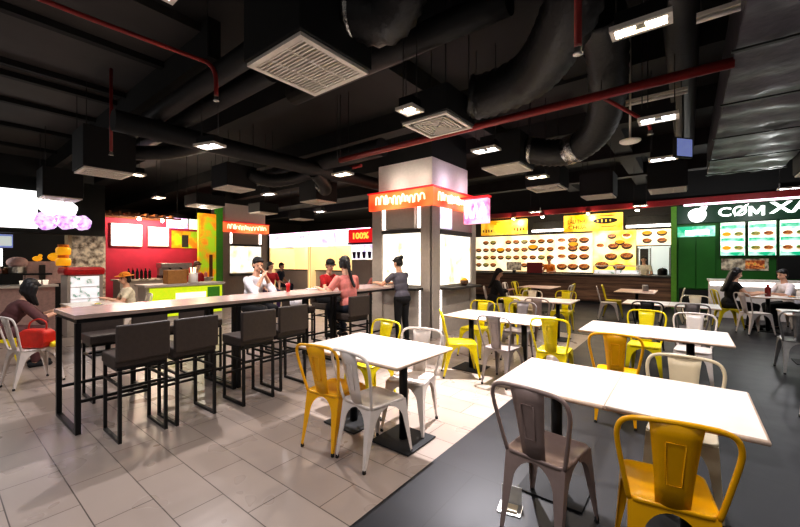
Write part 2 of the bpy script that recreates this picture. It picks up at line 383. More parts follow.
CH = 'metal chairs at the cafe tables'
D_ = .0
chairs = [
 (-.645, 2.21, -7, 'taupe', 'taupe metal chair with its back to us at the large foreground table'),
 (-.082, 2.175, 10, 'yellow', 'largest orange-yellow metal chair, cut by the bottom edge, back to us'),
 (-.545, 4.12, 4, 'yellow', 'orange-yellow metal chair between the foreground table and the second right-hand table'),
 (-.03, 3.02, 178, 'cream', 'cream metal chair facing us on the far side of the foreground table'),
 (-.44, 5.72, 180, 'lemon', 'lemon yellow metal chair facing us across the second table on the dark floor'),
 (.05, 5.75, 176, 'wchair', 'whitish metal chair facing us across the second table on the dark floor'),
 (-.52, 7.42, 0, 'dkchair', 'black metal chair at the third table on the dark floor'),
 (.04, 7.5, 3, 'grey', 'grey metal chair with its back to us at the third table on the dark floor'),
 (.12, 8.75, 183, 'cream', 'cream metal chair facing us on the far side of the third table, below green doors'),
 (-2.37, 2.15, 8, 'yellow', 'orange-yellow metal chair at the near left corner of the beige table on tiles'),
 (-1.96, 2.17, -6, 'wchair', 'white metal chair, back to us, at the near side of the beige table on tiles'),
 (-2.68, 2.93, 176, 'lemon', 'yellow metal chair facing us across the beige table, near the standing woman'),
 (-2.02, 2.78, 193, 'wchair', 'white metal chair facing us at the far right corner of the beige table on tiles'),
 (-2.40, 4.38, -54, 'lemon', 'lemon yellow metal chair turned sideways at the left end of the narrow middle table'),
 (-1.83, 4.44, -4, 'grey', 'silver grey metal chair with its back to us in the centre of the middle table'),
 (-1.28, 4.68, 4, 'lemon', 'lemon yellow metal chair, back to us, at the right end of the middle table'),
 (-2.70, 5.46, 178, 'lemon', 'yellow metal chair facing us behind the left part of the middle table'),
 (-2.08, 5.66, 184, 'grey', 'dark grey metal chair facing us behind the middle table'),
 (-2.56, 6.70, 2, 'lemon', 'yellow metal chair, back to us, at the white table behind the middle one'),
 (-2.08, 6.82, -3, 'taupe', 'beige grey metal chair, back to us, at the white table behind the middle one'),
 (-2.72, 8.02, 180, 'cream', 'cream metal chair facing us beyond the white table near the orange menu wall'),
 (-2.12, 8.36, 176, 'lemon', 'yellow metal chair beyond the right end of the white table behind the middle one'),
 (-4.12, 10.75, -88, 'wchair', 'white metal chair at the left end of the pinkish table under the dish menu'),
 (-4.05, 11.35, -95, 'lemon', 'yellow metal chair at the far left of the pinkish table under the dish menu'),
 (-2.80, 11.3, 92, 'lemon', 'yellow metal chair at the right end of the pinkish table under the dish menu'),
 (-2.72, 10.72, 86, 'wchair', 'white metal chair at the right end of the pinkish table under the dish menu'),
 (-1.62, 10.75, -80, 'wchair', 'white metal chair side-on at the brown table by the wooden counter'),
 (-1.60, 11.4, -84, 'lemon', 'dull yellow metal chair at the far left of the brown table by the wooden counter'),
 (-.32, 11.2, 88, 'cream', 'pale metal chair leaning at the right end of the brown table by the green doors'),
 (.70, 11.1, -75, 'lemon', 'yellow metal chair under the long-haired girl at the right-hand table'),
 (1.08, 10.5, -58, 'wchair', 'white metal chair side-on in front of the long-haired girl, feet on dark floor'),
 (1.78, 11.85, 140, 'wchair', 'white metal chair under the man in the white shirt on the right'),
 (1.18, 7.28, 0, 'chrome', 'silver metal chair half cut off by the right edge beside the white corner table'),
 (1.08, 5.02, 5, 'wchair', 'white metal chair of which one leg shows at the right edge of the photo'),
 (-6.42, .82, 14, 'wchair', 'white metal chair at far left with a red bag on its seat'),
 (-7.5, .6, -5, 'lemon', 'yellow metal chair at far left under the person in maroon'),
 (-8.62, 2.55, 175, 'wchair', 'white metal chair under the person in the orange hat at left'),
 (-3.92, 8.95, -70, 'wchair', 'white metal chair under the person in black behind the kiosk'),
 (-3.35, 9.05, 75, 'lemon', 'yellow metal chair beside the person in black behind the kiosk'),
]
for x, y, r, m, l in chairs: make_chair(x, y, r, m, l, CH)

# ------------------------------------------------------------------ cafe tables
def cafe_table(x0, x1, y0, y1, feet, label, top='white', seams=(), name='cafe_table'):
    cx, cy = (x0 + x1) / 2, (y0 + y1) / 2
    t = thing(name, label, 'table', (cx, cy, 0))
    xs = [x0] + list(seams) + [x1]
    for a, b in zip(xs[:-1], xs[1:]):
        tp = MB(); tp.box(a - cx + .002, b - cx - .002, y0 - cy, y1 - cy, .724, .75)
        o = tp.build('tabletop', [top], t, .002)
        MB().tube([(a - cx + .001, y0 - cy - .001, .737), (b - cx - .001, y0 - cy - .001, .737), (b - cx - .001, y1 - cy + .001, .737), (a - cx + .001, y1 - cy + .001, .737)], .0135, 6, closed=True).build('edge_band', 'whedge', o)
    for fx, fy in feet:
        p = MB().tube([(fx - cx, fy - cy, .012), (fx - cx, fy - cy, .72)], .036, 14).build('pedestal', 'black', t)
        MB().box(fx - cx - .2, fx - cx + .2, fy - cy - .2, fy - cy + .2, .005, .017).build('base_plate', 'blackm', p, .004)
        MB().box(fx - cx - .16, fx - cx + .16, fy - cy - .16, fy - cy + .16, .712, .7235).build('top_plate', 'black', p)
    return t
cafe_table(-2.79, -1.66, 2.1, 2.88, [(-2.5, 2.5), (-1.91, 2.5)], 'beige-lit white table on pale tiles with two black pedestals, left of centre', 'white')
cafe_table(-.985, .275, 2.24, 2.98, [(-.70, 2.62), (.0, 2.62)], 'large white table in the foreground made of two joined tops', seams=[-.355])
cafe_table(-.97, .335, 4.52, 5.3, [(-.66, 4.9), (0.02, 4.95)], 'second white table on the dark floor behind the foreground table', seams=[-.31])
cafe_table(-2.76, -1.42, 4.54, 5.3, [(-2.42, 4.75), (-1.72, 4.9)], 'white table in the middle of the picture between yellow and grey chairs', seams=[-2.1])
cafe_table(-.95, .42, 7.8, 8.55, [(-.6, 8.2), (.1, 8.2)], 'third white table on the dark floor in front of the green doors', seams=[-.26])
cafe_table(-3.0, -1.68, 7.15, 7.9, [(-2.7, 7.5), (-1.98, 7.5)], 'white table behind the middle table, facing the orange dish menu', seams=[-2.34])
cafe_table(-1.45, -.62, 10.45, 11.7, [(-1.02, 11.05)], 'brown-topped table in front of the wooden food counter', 'pinktop')
cafe_table(-3.9, -2.98, 10.5, 11.6, [(-3.45, 11.05)], 'pinkish table below the dish menu on the far wall', 'pinktop')
cafe_table(1.05, 2.5, 10.75, 11.5, [(1.35, 11.1), (2.2, 11.1)], 'white table where the long-haired girl and a man sit facing each other')
cafe_table(1.12, 2.4, 7.6, 8.4, [(1.45, 8.0), (2.1, 8.0)], 'white table cut off at the right edge of the photo')
cafe_table(-8.9, -7.2, 1.5, 2.25, [(-8.5, 1.87), (-7.6, 1.87)], 'white table at far left shared by the people in maroon and orange hat')

# ------------------------------------------------------------------ high communal bar table
BR = math.radians(1.1)
bar = thing('high_bar_table', 'long high bar table with pale top and black square-tube frame on pale tiles', 'table', (-4.19, .795, 0), BR)
MB().box(-.74, 0, 0, 4.72, 1.012, 1.05).build('tabletop', 'bartop', bar, .003)
MB().box(-.72, -.02, .02, 4.70, .975, 1.0115).build('apron_frame', 'black', bar)
for k, y in enumerate((.03, 1.46, 1.52, 3.02, 3.08, 4.66)):
    lf = MB()
    for x in (-.70, -.035): lf.box(x - .02, x + .02, y - .02, y + .02, .03, .974)
    lf.box(-.72, -.015, y - .02, y + .02, 0, .03).build('leg_frame', 'black', bar)
for y0, y1 in ((.05, 1.44), (1.54, 3.0), (3.1, 4.64)):
    for x in (-.70, -.035): MB().box(x - .013, x + .013, y0, y1, .27, .296).build('foot_rail', 'black', bar)

def make_stool():
    t = thing('bar_stool', '', 'stool')
    MB().box(-.2, .2, -.19, .2, .625, .715).build('seat', 'vinyl', t, .012)
    MB().box(-.2, .2, -.235, -.185, .68, .985).build('backrest', 'vinyl', t, .014)
    MB().box(-.19, .19, -.19, .19, .6, .624).build('seat_frame', 'black', t)
    for sx in (-1, 1):
        f = MB(); x = sx * .172
        for y in (-.205, .2): f.box(x - .0125, x + .0125, y - .0125, y + .0125, .025, .6)
        f.box(x - .0125, x + .0125, -.2175, .2125, 0, .025)
        f.build('sled_leg', 'black', t)
        MB().box(x - .01, x + .01, -.19, .187, .47, .49).build('side_rail', 'black', t)
    MB().box(-.16, .16, .19, .21, .26, .282).build('footrest', 'black', t)
    MB().box(-.16, .16, -.215, -.195, .45, .47).build('rear_rail', 'black', t)
    return t
ST = [(-3.94, 1.17, 90, 'dark brown-grey bar stool nearest to us, first in the row along the bar table'),
      (-3.93, 1.60, 91, 'dark brown-grey bar stool second in the front row, touching the nearest one'),
      (-3.87, 2.22, 90, 'dark brown-grey bar stool third in the front row, after a gap'),
      (-3.95, 2.72, 90, 'dark brown-grey bar stool fourth in the front row, next to the beige table'),
      (-4.16, 4.08, 86, 'brown-grey bar stool on which the woman in coral pink sits'),
      (-5.2, 1.28, -90, 'bar stool behind the near end of the bar table'),
      (-5.25, 1.78, -90, 'second bar stool on the far side of the bar table'),
      (-5.3, 2.34, -90, 'third bar stool on the far side of the bar table'),
      (-5.45, 3.4, -88, 'bar stool under the man in the white shirt behind the bar table'),
      (-5.4, 4.05, -90, 'empty bar stool between the white shirt and the red shirt'),
      (-5.5, 4.75, -88, 'bar stool under the person in the red shirt and cap')]
s0 = make_stool()
for i, (x, y, r, l) in enumerate(ST):
    if i == 0: s0.location = (x, y, 0); s0.rotation_euler[2] = math.radians(r); s0['label'] = l; s0['group'] = 'bar stools'
    else: dup(s0, (x, y, 0), math.radians(r), l, 'bar stools')


# ------------------------------------------------------------------ people
def fuse(mb, name, mat, parent, voxel=.009, smooth=3):
    """fuse overlapping shapes into one continuous skin"""
    me = mb.mesh('t', mat); o = bpy.data.objects.new('t', me); COL.objects.link(o)
    r = o.modifiers.new('r', 'REMESH'); r.mode = 'VOXEL'; r.voxel_size = voxel; r.use_smooth_shade = True
    s = o.modifiers.new('s', 'SMOOTH'); s.iterations = smooth; s.factor = .5
    bpy.context.view_layer.update()
    m2 = bpy.data.meshes.new_from_object(o.evaluated_get(bpy.context.evaluated_depsgraph_get()))
    bpy.data.objects.remove(o); m2.name = name
    m2.materials.clear(); m2.materials.append(MT[mat])
    for p in m2.polygons: p.use_smooth = True
    q = bpy.data.objects.new(name, m2); COL.objects.link(q); q.parent = parent
    return q
def ik(a, b, l1, l2, hint):
    d = b - a; L_ = min(d.length, (l1 + l2) * .995); n = d.normalized(); b = a + n * L_
    k = (l1*l1 - l2*l2 + L_*L_) / (2 * L_); h = math.sqrt(max(0, l1*l1 - k*k))
    w = hint - n * hint.dot(n)
    w = w.normalized() if w.length > 1e-4 else n.orthogonal()
    return a + n * k + w * h, b

def person(label, x, y, rz, pose='sit', seat=.45, lean=8, headpitch=10, headyaw=0, lh=None, rh=None, shirt='shirtw', legs='denim', hairm='hair', hair='short',
           headwear=None, sleeve=.55, scale=1.0, feet_z=0, foot_fwd=.36, voxel=.009, skirt=False, group=None, shoe='blackc'):
    S = scale
    t = thing('person', label, 'person', (x, y, 0), math.radians(rz), group)
    hipz = (seat + .10) if pose == 'sit' else .88 * S
    hip = V((0, 0, hipz)); la = math.radians(lean); dirn = V((0, math.sin(la), math.cos(la)))
    mid = hip + dirn * .22 * S; sh = hip + dirn * .445 * S; nk = sh + V((0, math.sin(la) * .06, .085)) * S
    hd = nk + V((0, .035, .125)) * S
    hr = Matrix.Rotation(math.radians(headyaw), 3, 'Z') @ Matrix.Rotation(math.radians(-headpitch), 3, 'X')
    H = lambda a, b, c: hd + hr @ (V((a, b, c)) * S)
    b = MB()
    Rt = Matrix.Rotation(-la, 3, 'X')
    # torso
    b.sph(hip, (.155*S, .115*S, .12*S), 16, 0, Rt); b.sph(mid, (.13*S, .095*S, .16*S), 16, 0, Rt); b.sph(mid + dirn*.11*S, (.15*S, .105*S, .14*S), 16, 0, Rt); b.sph(sh - dirn*.03*S, (.165*S, .085*S, .075*S), 16, 0, Rt)
    b.cap(sh - dirn*.02*S, .062*S, nk + V((0, .012, .05))*S, .05*S, 12)
    # head: skull, jaw, nose, ears, lips
    b.sph(H(0, -.012, .03), (.073*S, .09*S, .085*S), 18, 0, hr); b.sph(H(0, .028, -.035), (.056*S, .058*S, .072*S), 16, 0, hr)
    b.cap(H(0, .078, .012), .010*S, H(0, .094, -.022), .014*S, 8); b.cap(H(-.016, .078, -.055), .009*S, H(.016, .078, -.055), .009*S, 8)
    for sx in (-1, 1): b.sph(H(sx*.075, -.008, -.005), (.012*S, .022*S, .032*S), 10, 0, hr)
    shl = {}
    slv = MB(); pnt = MB()
    for sx, tgt in ((-1, lh), (1, rh)):
        a = sh + V((sx * .165*S, 0, -.025*S))
        if tgt is None: tgt = (sx * .2, .22, hipz + .06) if pose == 'sit' else (sx * .2, .06, .78 * S)
        e, w = ik(a, V(tgt), .27*S, .24*S, V((sx * .55, -.35, -.75)))
        b.cap(a, .05*S, e, .038*S); b.cap(e, .039*S, w, .026*S)
        f = (w - e).normalized(); side = V((0, 0, 1)).cross(f)
        side = side.normalized() if side.length > .1 else V((1, 0, 0)); nrm = f.cross(side).normalized()
        pc = w + f * .045*S
        R3 = Matrix((side, f, nrm)).transposed()
        b.sph(pc, (.04*S, .05*S, .017*S), 12, 0, R3)
        for k, (o, ln) in enumerate(((-.028, .062), (-.01, .075), (.01, .07), (.027, .052))):
            p0 = pc + (side * o + f * .035) * S; p1 = p0 + (f * ln * .55 + side * o * .15 - nrm * .006) * S; p2 = p1 + (f * ln * .4 - nrm * .024) * S
            b.cap(p0, .0105*S, p1, .0095*S, 7); b.cap(p1, .0095*S, p2, .0085*S, 7)
        th = side * (sx)   # thumb towards the body's midline
        p0 = pc - th * .026*S - f * .012*S; p1 = p0 - th * .024*S + f * .032*S; p2 = p1 - th * .006*S + f * .028*S - nrm * .008*S
        b.cap(p0, .013*S, p1, .011*S, 7); b.cap(p1, .011*S, p2, .009*S, 7)
        slv.cap(a, .064*S, a.lerp(e, sleeve * 1.0), .055*S, 12)
        if sleeve > 1: slv.cap(e, .052*S, e.lerp(w, sleeve - 1), .042*S, 12)
        # legs
        h = hip + V((sx * .085*S, .02*S, -.02*S))
        if pose == 'sit':
            kn = V((sx * .10, .43*S, seat + .055)); an = V((sx * .10, foot_fwd * S, feet_z + .08))
        else:
            kn = V((sx * .09, .03, .47*S)); an = V((sx * .10, -.01, .08))
        b.cap(h, .082*S, kn, .056*S, 12); b.cap(kn, .054*S, an, .036*S, 12)
        b.cap(an + V((0, -.03, -.045)), .032*S, an + V((0, .12, -.05)), .026*S, 10)
        pnt.cap(h, .095*S, kn, .067*S, 12)
        if not skirt: pnt.cap(kn, .065*S, an.lerp(kn, .06), .05*S, 12)
        sm = MB(); sm.cap(an + V((0, -.04, -.042)), .041, an + V((0, .15, -.047)), .034, 12)
        so = sm.build('shoe', shoe, t)
    body = fuse(b, 'body', 'skin', t, voxel, 3)
    # clothes
    k = 1.1
    slv.sph(hip + dirn*.03*S, (.158*S*k, .118*S*k, .11*S*k), 16, 0, Rt); slv.sph(mid, (.138*S*k, .104*S*k, .17*S), 16, 0, Rt); slv.sph(mid + dirn*.11*S, (.155*S*k, .112*S*k, .145*S), 16, 0, Rt); slv.sph(sh - dirn*.035*S, (.17*S*1.07, .094*S, .082*S), 16, 0, Rt)
    fuse(slv, 'shirt', shirt, t, .011, 3)
    pnt.sph(hip - dirn*.03*S, (.165*S*k, .125*S*k, .115*S), 16)
    if skirt: pass
    fuse(pnt, 'skirt' if skirt else 'trousers', legs, t, .012, 3)
    # hair
    hb = MB(); hb.sph(H(0, -.028, .05), (.084*S, .096*S, .085*S), 18, 0, hr); hb.sph(H(0, -.05, .0), (.08*S, .065*S, .085*S), 16, 0, hr)
    hb.cap(H(-.05, .055, .085), .018*S, H(.05, .055, .085), .018*S, 8)
    if hair in ('long', 'pony', 'bob'):
        for sx in (-1, 1): hb.cap(H(sx*.072, -.01, .03), .026*S, H(sx*.075, -.03, -.07 if hair == 'bob' else -.05), .022*S, 8)
    if hair == 'bob': hb.sph(H(0, -.055, -.05), (.085*S, .055*S, .06*S), 14, 0, hr)
    if hair == 'long':
        p = [H(0, -.075, .0), sh + V((0, -.12, -.02))*S, mid + V((0, -.15*S, .06*S))]
        for ox in (-.055, 0, .055): hb.cap(p[0] + V((ox, 0, 0)), .05*S, p[1] + V((ox, 0, 0)), .045*S, 10); hb.cap(p[1] + V((ox, 0, 0)), .045*S, p[2] + V((ox, 0, 0)), .03*S, 10)
    if hair == 'pony':
        p = spline([H(0, -.10, .03), H(0, -.135, .0), sh + V((.0, -.135, .0)), mid + V((.01, -.145*S, .09*S))], 4)
        for i in range(len(p) - 1): hb.cap(p[i], (.036 - .0012 * i)*S, p[i+1], (.036 - .0012 * (i + 1))*S, 8)
    if hair == 'drape':
        for ox, oy in ((-.07, -.02), (-.075, .03), (.07, -.02), (.075, .03), (-.04, -.07), (.04, -.07), (0, -.08)):
            a = H(ox, oy, .02); hb.cap(a, .035*S, a + V((0, -.03, -.10))*S, .038*S, 8); hb.cap(a + V((0, -.03, -.10))*S, .038*S, a + V((0, .02, -.24))*S, .02*S, 8)
    if hair == 'bun': hb.sph(H(0, -.13, .075), .046*S, 12)
    fuse(hb, 'hair', hairm, t, .009, 2)
    for sx in (-1, 1): MB().sph(H(sx*.029, .071, .012), (.012*S, .008*S, .008*S), 8, 0, hr).build('eye', 'blackm', t)
    if headwear:
        hm = MB()
        hm.sph(H(0, -.012, .075), (.092*S, .104*S, .07*S), 18, 0, hr)
        if headwear[0] == 'hat':
            R4 = hr; vs = []
            hm.sph(H(0, -.005, .06), (.165*S, .175*S, .012*S), 20, 0, hr)
        else: hm.sph(H(0, .10, .062), (.07*S, .075*S, .009*S), 14, 0, hr)
        hm.build('hat' if headwear[0] == 'hat' else 'cap', headwear[1], t)
    return t

person('woman in charcoal T-shirt with a hair bun standing at the end of the bar table', -4.16, 5.42, 80, 'stand', lean=12, headpitch=22, headyaw=8, lh=(-.22, .50, 1.10), rh=(.10, .52, 1.08), shirt='shirtg', legs='blackc', hair='bun', scale=.96, voxel=.008)
person('woman in coral pink top with a long ponytail, back to us on a bar stool', -4.2, 4.12, 82, 'sit', seat=.71, lean=14, headpitch=8, headyaw=-14, lh=(-.34, .36, 1.08), rh=(.22, .44, 1.08), shirt='shirtp', legs='denim', hair='pony', sleeve=.6, scale=1.02, feet_z=.27, foot_fwd=.3, voxel=.008)
person('person in red shirt and black cap behind the bar table', -5.55, 4.75, -84, 'sit', seat=.71, lean=14, headpitch=18, headyaw=-20, lh=(-.1, .4, 1.08), rh=(.12, .42, 1.08), shirt='shirtr', legs='blackc', headwear=('cap', 'cap'), feet_z=.27, foot_fwd=.3, scale=.95)
person('man in white shirt with hands at his mouth, seated behind the bar table', -5.58, 3.24, -82, 'sit', seat=.71, lean=16, headpitch=16, headyaw=-18, lh=(-.03, .30, 1.30), rh=(.06, .33, 1.24), shirt='shirtw', legs='blackc', hair='short', feet_z=.27, foot_fwd=.3, sleeve=1.3, voxel=.008)
person('person in maroon top bent over the table at far left', -7.5, .62, -5, 'sit', lean=34, headpitch=35, headyaw=10, lh=(-.1, .62, .78), rh=(.2, .62, .78), shirt='maroon', legs='maroon', hair='drape', sleeve=1.2)
person('person in an orange hat and cream top at the table on the left', -8.62, 2.48, 176, 'sit', lean=8, headpitch=6, headyaw=20, lh=(-.1, .36, .8), rh=(.15, .36, .8), shirt='shirtc', legs='denim', hair='bob', headwear=('hat', 'hat'), scale=.95)
person('girl with long black hair sitting sideways at the table on the right', .72, 11.12, -78, 'sit', seat=.46, lean=12, headpitch=18, lh=(-.05, .5, .8), rh=(.16, .48, .8), shirt='blackc', legs='blackc', hair='long', sleeve=.3, scale=1.03)
person('man in white shirt leaning on the table at the right edge', 1.8, 11.76, 118, 'sit', seat=.46, lean=16, headpitch=14, headyaw=8, lh=(-.2, .5, .8), rh=(.12, .5, .8), shirt='shirtw', legs='blackc', hair='short', sleeve=.9)
person('person in black seen from behind beyond the kiosk', -3.95, 8.95, -70, 'sit', lean=14, headpitch=20, lh=(-.1, .4, .78), rh=(.1, .42, .78), shirt='blackc', legs='blackc', hair='long', sleeve=1.6)
person('food server in orange behind the counter with the dish menu', -4.45, 15.75, 165, 'stand', lean=8, headpitch=15, headyaw=20, lh=(-.2, .35, 1.05), rh=(.15, .35, 1.05), shirt='shirto', legs='blackc', hair='bun', voxel=.011)
person('cook in white and orange apron by the kitchen hatch', -1.22, 15.6, 175, 'stand', lean=4, lh=(-.15, .3, 1.0), rh=(.15, .3, 1.0), shirt='shirtc', legs='shirto', hair='short', voxel=.011)
person('person with red top and brown hair in front of the orange mural', -10.3, 4.35, -70, 'sit', lean=12, seat=.62, headpitch=20, shirt='shirtr', legs='denim', hair='bob', hairm='hairb', scale=1.0, voxel=.011)
person('dark-haired person in red behind the man in white shirt', -9.25, 5.92, -100, 'sit', seat=.6, lean=6, headpitch=12, headyaw=30, shirt='shirtr', legs='purple', hair='bob', voxel=.011)
person('small distant person in navy at the bright stalls', -11.9, 8.05, -60, 'sit', seat=.55, lean=6, shirt='denim', legs='denim', hair='short', voxel=.012)
person('person in coral top beyond the woman with the ponytail', -6.55, 7.3, -95, 'sit', seat=.5, lean=12, headpitch=15, shirt='shirtp', legs='denim', hair='short', voxel=.011)

# ------------------------------------------------------------------ things on tables and seats
def handbag(x, y, z, rz, label):
    t = thing('handbag', label, 'bag', (x, y, z), rz); t.scale = (1.2, 1.2, 1.2)
    b = MB(); prof = [(-.12, 0), (.12, 0), (.15, .06), (.145, .16), (.10, .185), (-.10, .185), (-.145, .16), (-.15, .06)]
    for k, w in ((0, .05), (1, .075), (2, .05)):
        pass
    b.prism(prof, lambda a, c: (a, -.06 - .02 * (c < .1), c), lambda a, c: (a, .06 + .02 * (c < .1), c))
    b.build('pouch', 'redbag', t, .02)
    MB().tube(spline([(-.10, 0, .18), (-.085, .01, .25), (0, .015, .285), (.085, .01, .25), (.10, 0, .18)], 5), .008, 6).build('strap', 'redbag', t)
handbag(-6.38, .86, .452, .6, 'bright red handbag lying on the white chair at far left')
def bundle(x, y, z, label, mat, name, cat, sx=.1, sy=.08, sz=.05):
    b = MB(); rect = rnd_rect(1, 1, .3, 3)
    n = len(rect); vs = []
    for k, h in ((.8, 0), (1, .25), (1.02, .6), (.8, .9), (.3, 1)):
        for i, (a, c) in enumerate(rect): vs.append((a*k*sx*2*(1+.08*math.sin(i*2.1+h*5)), c*k*sy*2*(1+.08*math.cos(i*1.7+h*4)), h*sz*2))
    fs = [(r*n + j, r*n + (j+1) % n, (r+1)*n + (j+1) % n, (r+1)*n + j) for r in range(4) for j in range(n)] + [tuple(range(n))[::-1], tuple(4*n + j for j in range(n))]
    b.add(vs, fs, 0, True)
    o = b.build(name, mat, None, loc=(x, y, z)); return tag(o, label, cat)
bundle(-6.24, 1.0, .452, 'yellow plastic bag beside the red handbag on the white chair', 'plastic', 'plastic_bag', 'bag', .06, .05, .035)
bundle(-5.42, 4.02, .716, 'crumpled white carrier bag on the empty stool behind the bar table', 'shirtw', 'carrier_bag', 'bag', .11, .1, .08)
def sauce(x, y, z, label, mat='sauce', capm='redcap', h=.2, r=.032, group=None, name='sauce_bottle'):
    t = thing(name, label, 'bottle', (x, y, z), 0, group)
    MB().lathe([(r*.9, 0), (r, .01), (r, h*.62), (r*.9, h*.7), (r*.45, h*.82), (r*.4, h*.9)], 14).build('bottle_body', mat, t)
    MB().lathe([(r*.5, h*.88), (r*.52, h*.98), (r*.3, h)], 12).build('bottle_cap', capm, t)
    return t
sauce(1.35, 11.1, .75, 'dark sauce bottle with red cap on the table between the girl and the man', h=.26, r=.05)
def caddy(x, y, z, label):
    t = thing('napkin_holder', label, 'napkin holder', (x, y, z), .3)
    MB().box(-.06, .06, -.05, .05, 0, .012).box(-.06, .06, -.05, -.044, .012, .13).box(-.06, .06, .044, .05, .012, .13).build('holder', 'steel', t, .002)
    MB().box(-.055, .055, -.04, .04, .0125, .15).build('napkins', 'paper', t, .004)
caddy(-.85, 11.15, .75, 'small pale napkin holder on the brown table by the wooden counter')
def soda(x, y, z, label, m='redcap', h=.13, r=.035):
    t = thing('drink_cup', label, 'cup', (x, y, z))
    MB().lathe([(r*.75, 0), (r, h), (r*.96, h), (r*.94, h*.95)], 16).build('cup', m, t)
    MB().cyl((0, .005, h*.9), (.008, .02, h*1.45), .004, n=6).build('straw', 'white', t)
soda(-4.78, 3.38, 1.05, 'red drink cup with straw on the bar table in front of the man in white')
tag(MB().box(-.13, .13, -.09, .09, 0, .012).build('paper_tray', 'paper', None, .003, (-4.85, 3.95, 1.051), .2), 'white paper tray lying on the bar table near the red shirt', 'tray')
def plate(x, y, z, label, r=.11, food='food'):
    t = thing('plate', label, 'plate', (x, y, z))
    MB().lathe([(r*.55, 0), (r*.6, .004), (r, .018), (r*.97, .021), (r*.6, .009), (.002, .008)], 20).build('dish', 'white', t)
    MB().sph((0, 0, .018), (r*.5, r*.45, .02), 12).build('food', food, t)
plate(-4.9, 4.55, 1.05, 'plate of food on the bar table before the red shirt')
plate(1.7, 11.1, .75, 'plate of food on the right-hand table in front of the man')
plate(-8.1, 1.85, .75, 'plate of food on the far left table', food='foodg')
# floor socket under the foreground chair
t = thing('floor_socket', 'small metal floor power socket with open lid beside the taupe foreground chair', 'socket', (-.86, 2.2, .004), .2)
MB().box(-.07, .07, -.06, .06, 0, .006).build('plate', 'chrome', t, .002)
MB().box(-.045, .045, -.035, .035, .0065, .016).build('outlet', 'cream', t, .002)
MB().box(-.06, .06, .062, .068, .004, .11).build('lid', 'paper', t, .002)

# ------------------------------------------------------------------ main kiosk around the pillar
def kiosk(label, x0, y0, W, D, loc, rz, zt, col_top):
    """front-left face along -x from the near corner (0,0) facing -y, right face along +y facing +x"""
    t = thing('kiosk', label, 'kiosk', loc, rz)
    MB().box(-W + .12, -.04, .06, D - .3, 2.6, col_top).build('column', 'gcol', t)
    MB().box(-W + .14, -.06, .08, D - .32, col_top, 4.3).build('column_top', 'blackm', t)
    MB().box(-W + .03, -.03, .03, D - .03, 0, 2.6).build('core', 'gpanel', t)
    # posts
    for a0, a1 in ((-W, -W + .28), (-.26, .0)):
        MB().box(a0, a1, -.02, .03, 0, 2.62).build('corner_post', 'gpanel', t)
    MB().box(-.03, .02, -.02, .26, 0, 2.62).build('corner_post', 'gpanel', t)
    MB().box(-.03, .02, D - .22, D, 0, 2.62).build('corner_post', 'gpanel', t)
    # front face: lit picture, counter, lower panel, transom strips
    MB().box(-W + .30, -.28, -.005, .03, 1.02, 2.08).build('lit_panel', 'pictop', t)
    MB().box(-W + .28, -.26, -.03, .03, 2.09, 2.16).build('header', 'gdark', t)
    MB().box(-W + .38, -.42, -.012, .03, 2.18, 2.6).build('transom', 'gpanel', t)
    for a in (-W + .30, -.34): MB().box(a, a + .06, -.015, .03, 2.18, 2.6).build('light_strip', 'strip', t)
    MB().box(-W + .26, -.2, -.26, .03, .93, .975).build('ledge', 'gdark', t, .004)
    MB().box(-.30, -.265, -.015, .03, .1, .92).build('light_strip', 'strip', t)
    # right face
    MB().box(-.03, .005, .30, D - .26, 1.02, 2.05).build('lit_panel', 'pictop', t)
    MB().box(-.03, .03, .28, D - .22, 2.06, 2.15).build('header', 'gdark', t)
    MB().box(-.03, .012, .10, .75, 2.18, 2.6).build('transom_picture', 'whitel', t)
    MB().box(-.03, .26, .3, D - .2, .93, .975).build('ledge', 'gdark', t, .004)
    MB().box(-.03, .015, .28, .33, .1, .92).build('light_strip', 'strip', t)
    # sign band
    MB().box(-W - .06, .06, -.07, D + .05, zt - .36, zt).build('sign_band', 'orange', t, .01)
    MB().box(-W - .08, .08, -.09, D + .07, zt, zt + .03).build('sign_rim', 'redsign', t)
    lf = MB(); rg = random.Random(5)
    x = -W + .16
    while x < -.16:
        w_ = rg.uniform(.05, .11); h0 = rg.uniform(-.10, -.05); h1 = rg.uniform(.04, .11)
        lf.tube(spline([(x, -.0765, zt - .18 + h0), (x + w_*.15, -.0765, zt - .18 + h1), (x + w_*.85, -.0765, zt - .18 + h1*.8), (x + w_, -.0765, zt - .18 + h0)], 4), .017, 6); x += w_ + .035
    lf.build('lettering', 'warmletter', t); lf = MB()
    y = .12
    while y < D - .4:
        w_ = rg.uniform(.05, .11); h0 = rg.uniform(-.10, -.05); h1 = rg.uniform(.04, .11)
        lf.tube(spline([(.0665, y, zt - .18 + h0), (.0665, y + w_*.15, zt - .18 + h1), (.0665, y + w_*.85, zt - .18 + h1*.8), (.0665, y + w_, zt - .18 + h0)], 4), .017, 6); y += w_ + .035
    lf.build('lettering', 'warmletter', t)
    return t
kiosk('grey kiosk around the square pillar with lit panels and glowing orange sign band, centre', 0, 0, 1.56, 1.85, (-3.95, 6.1, 0), 0, 2.96, 3.58)
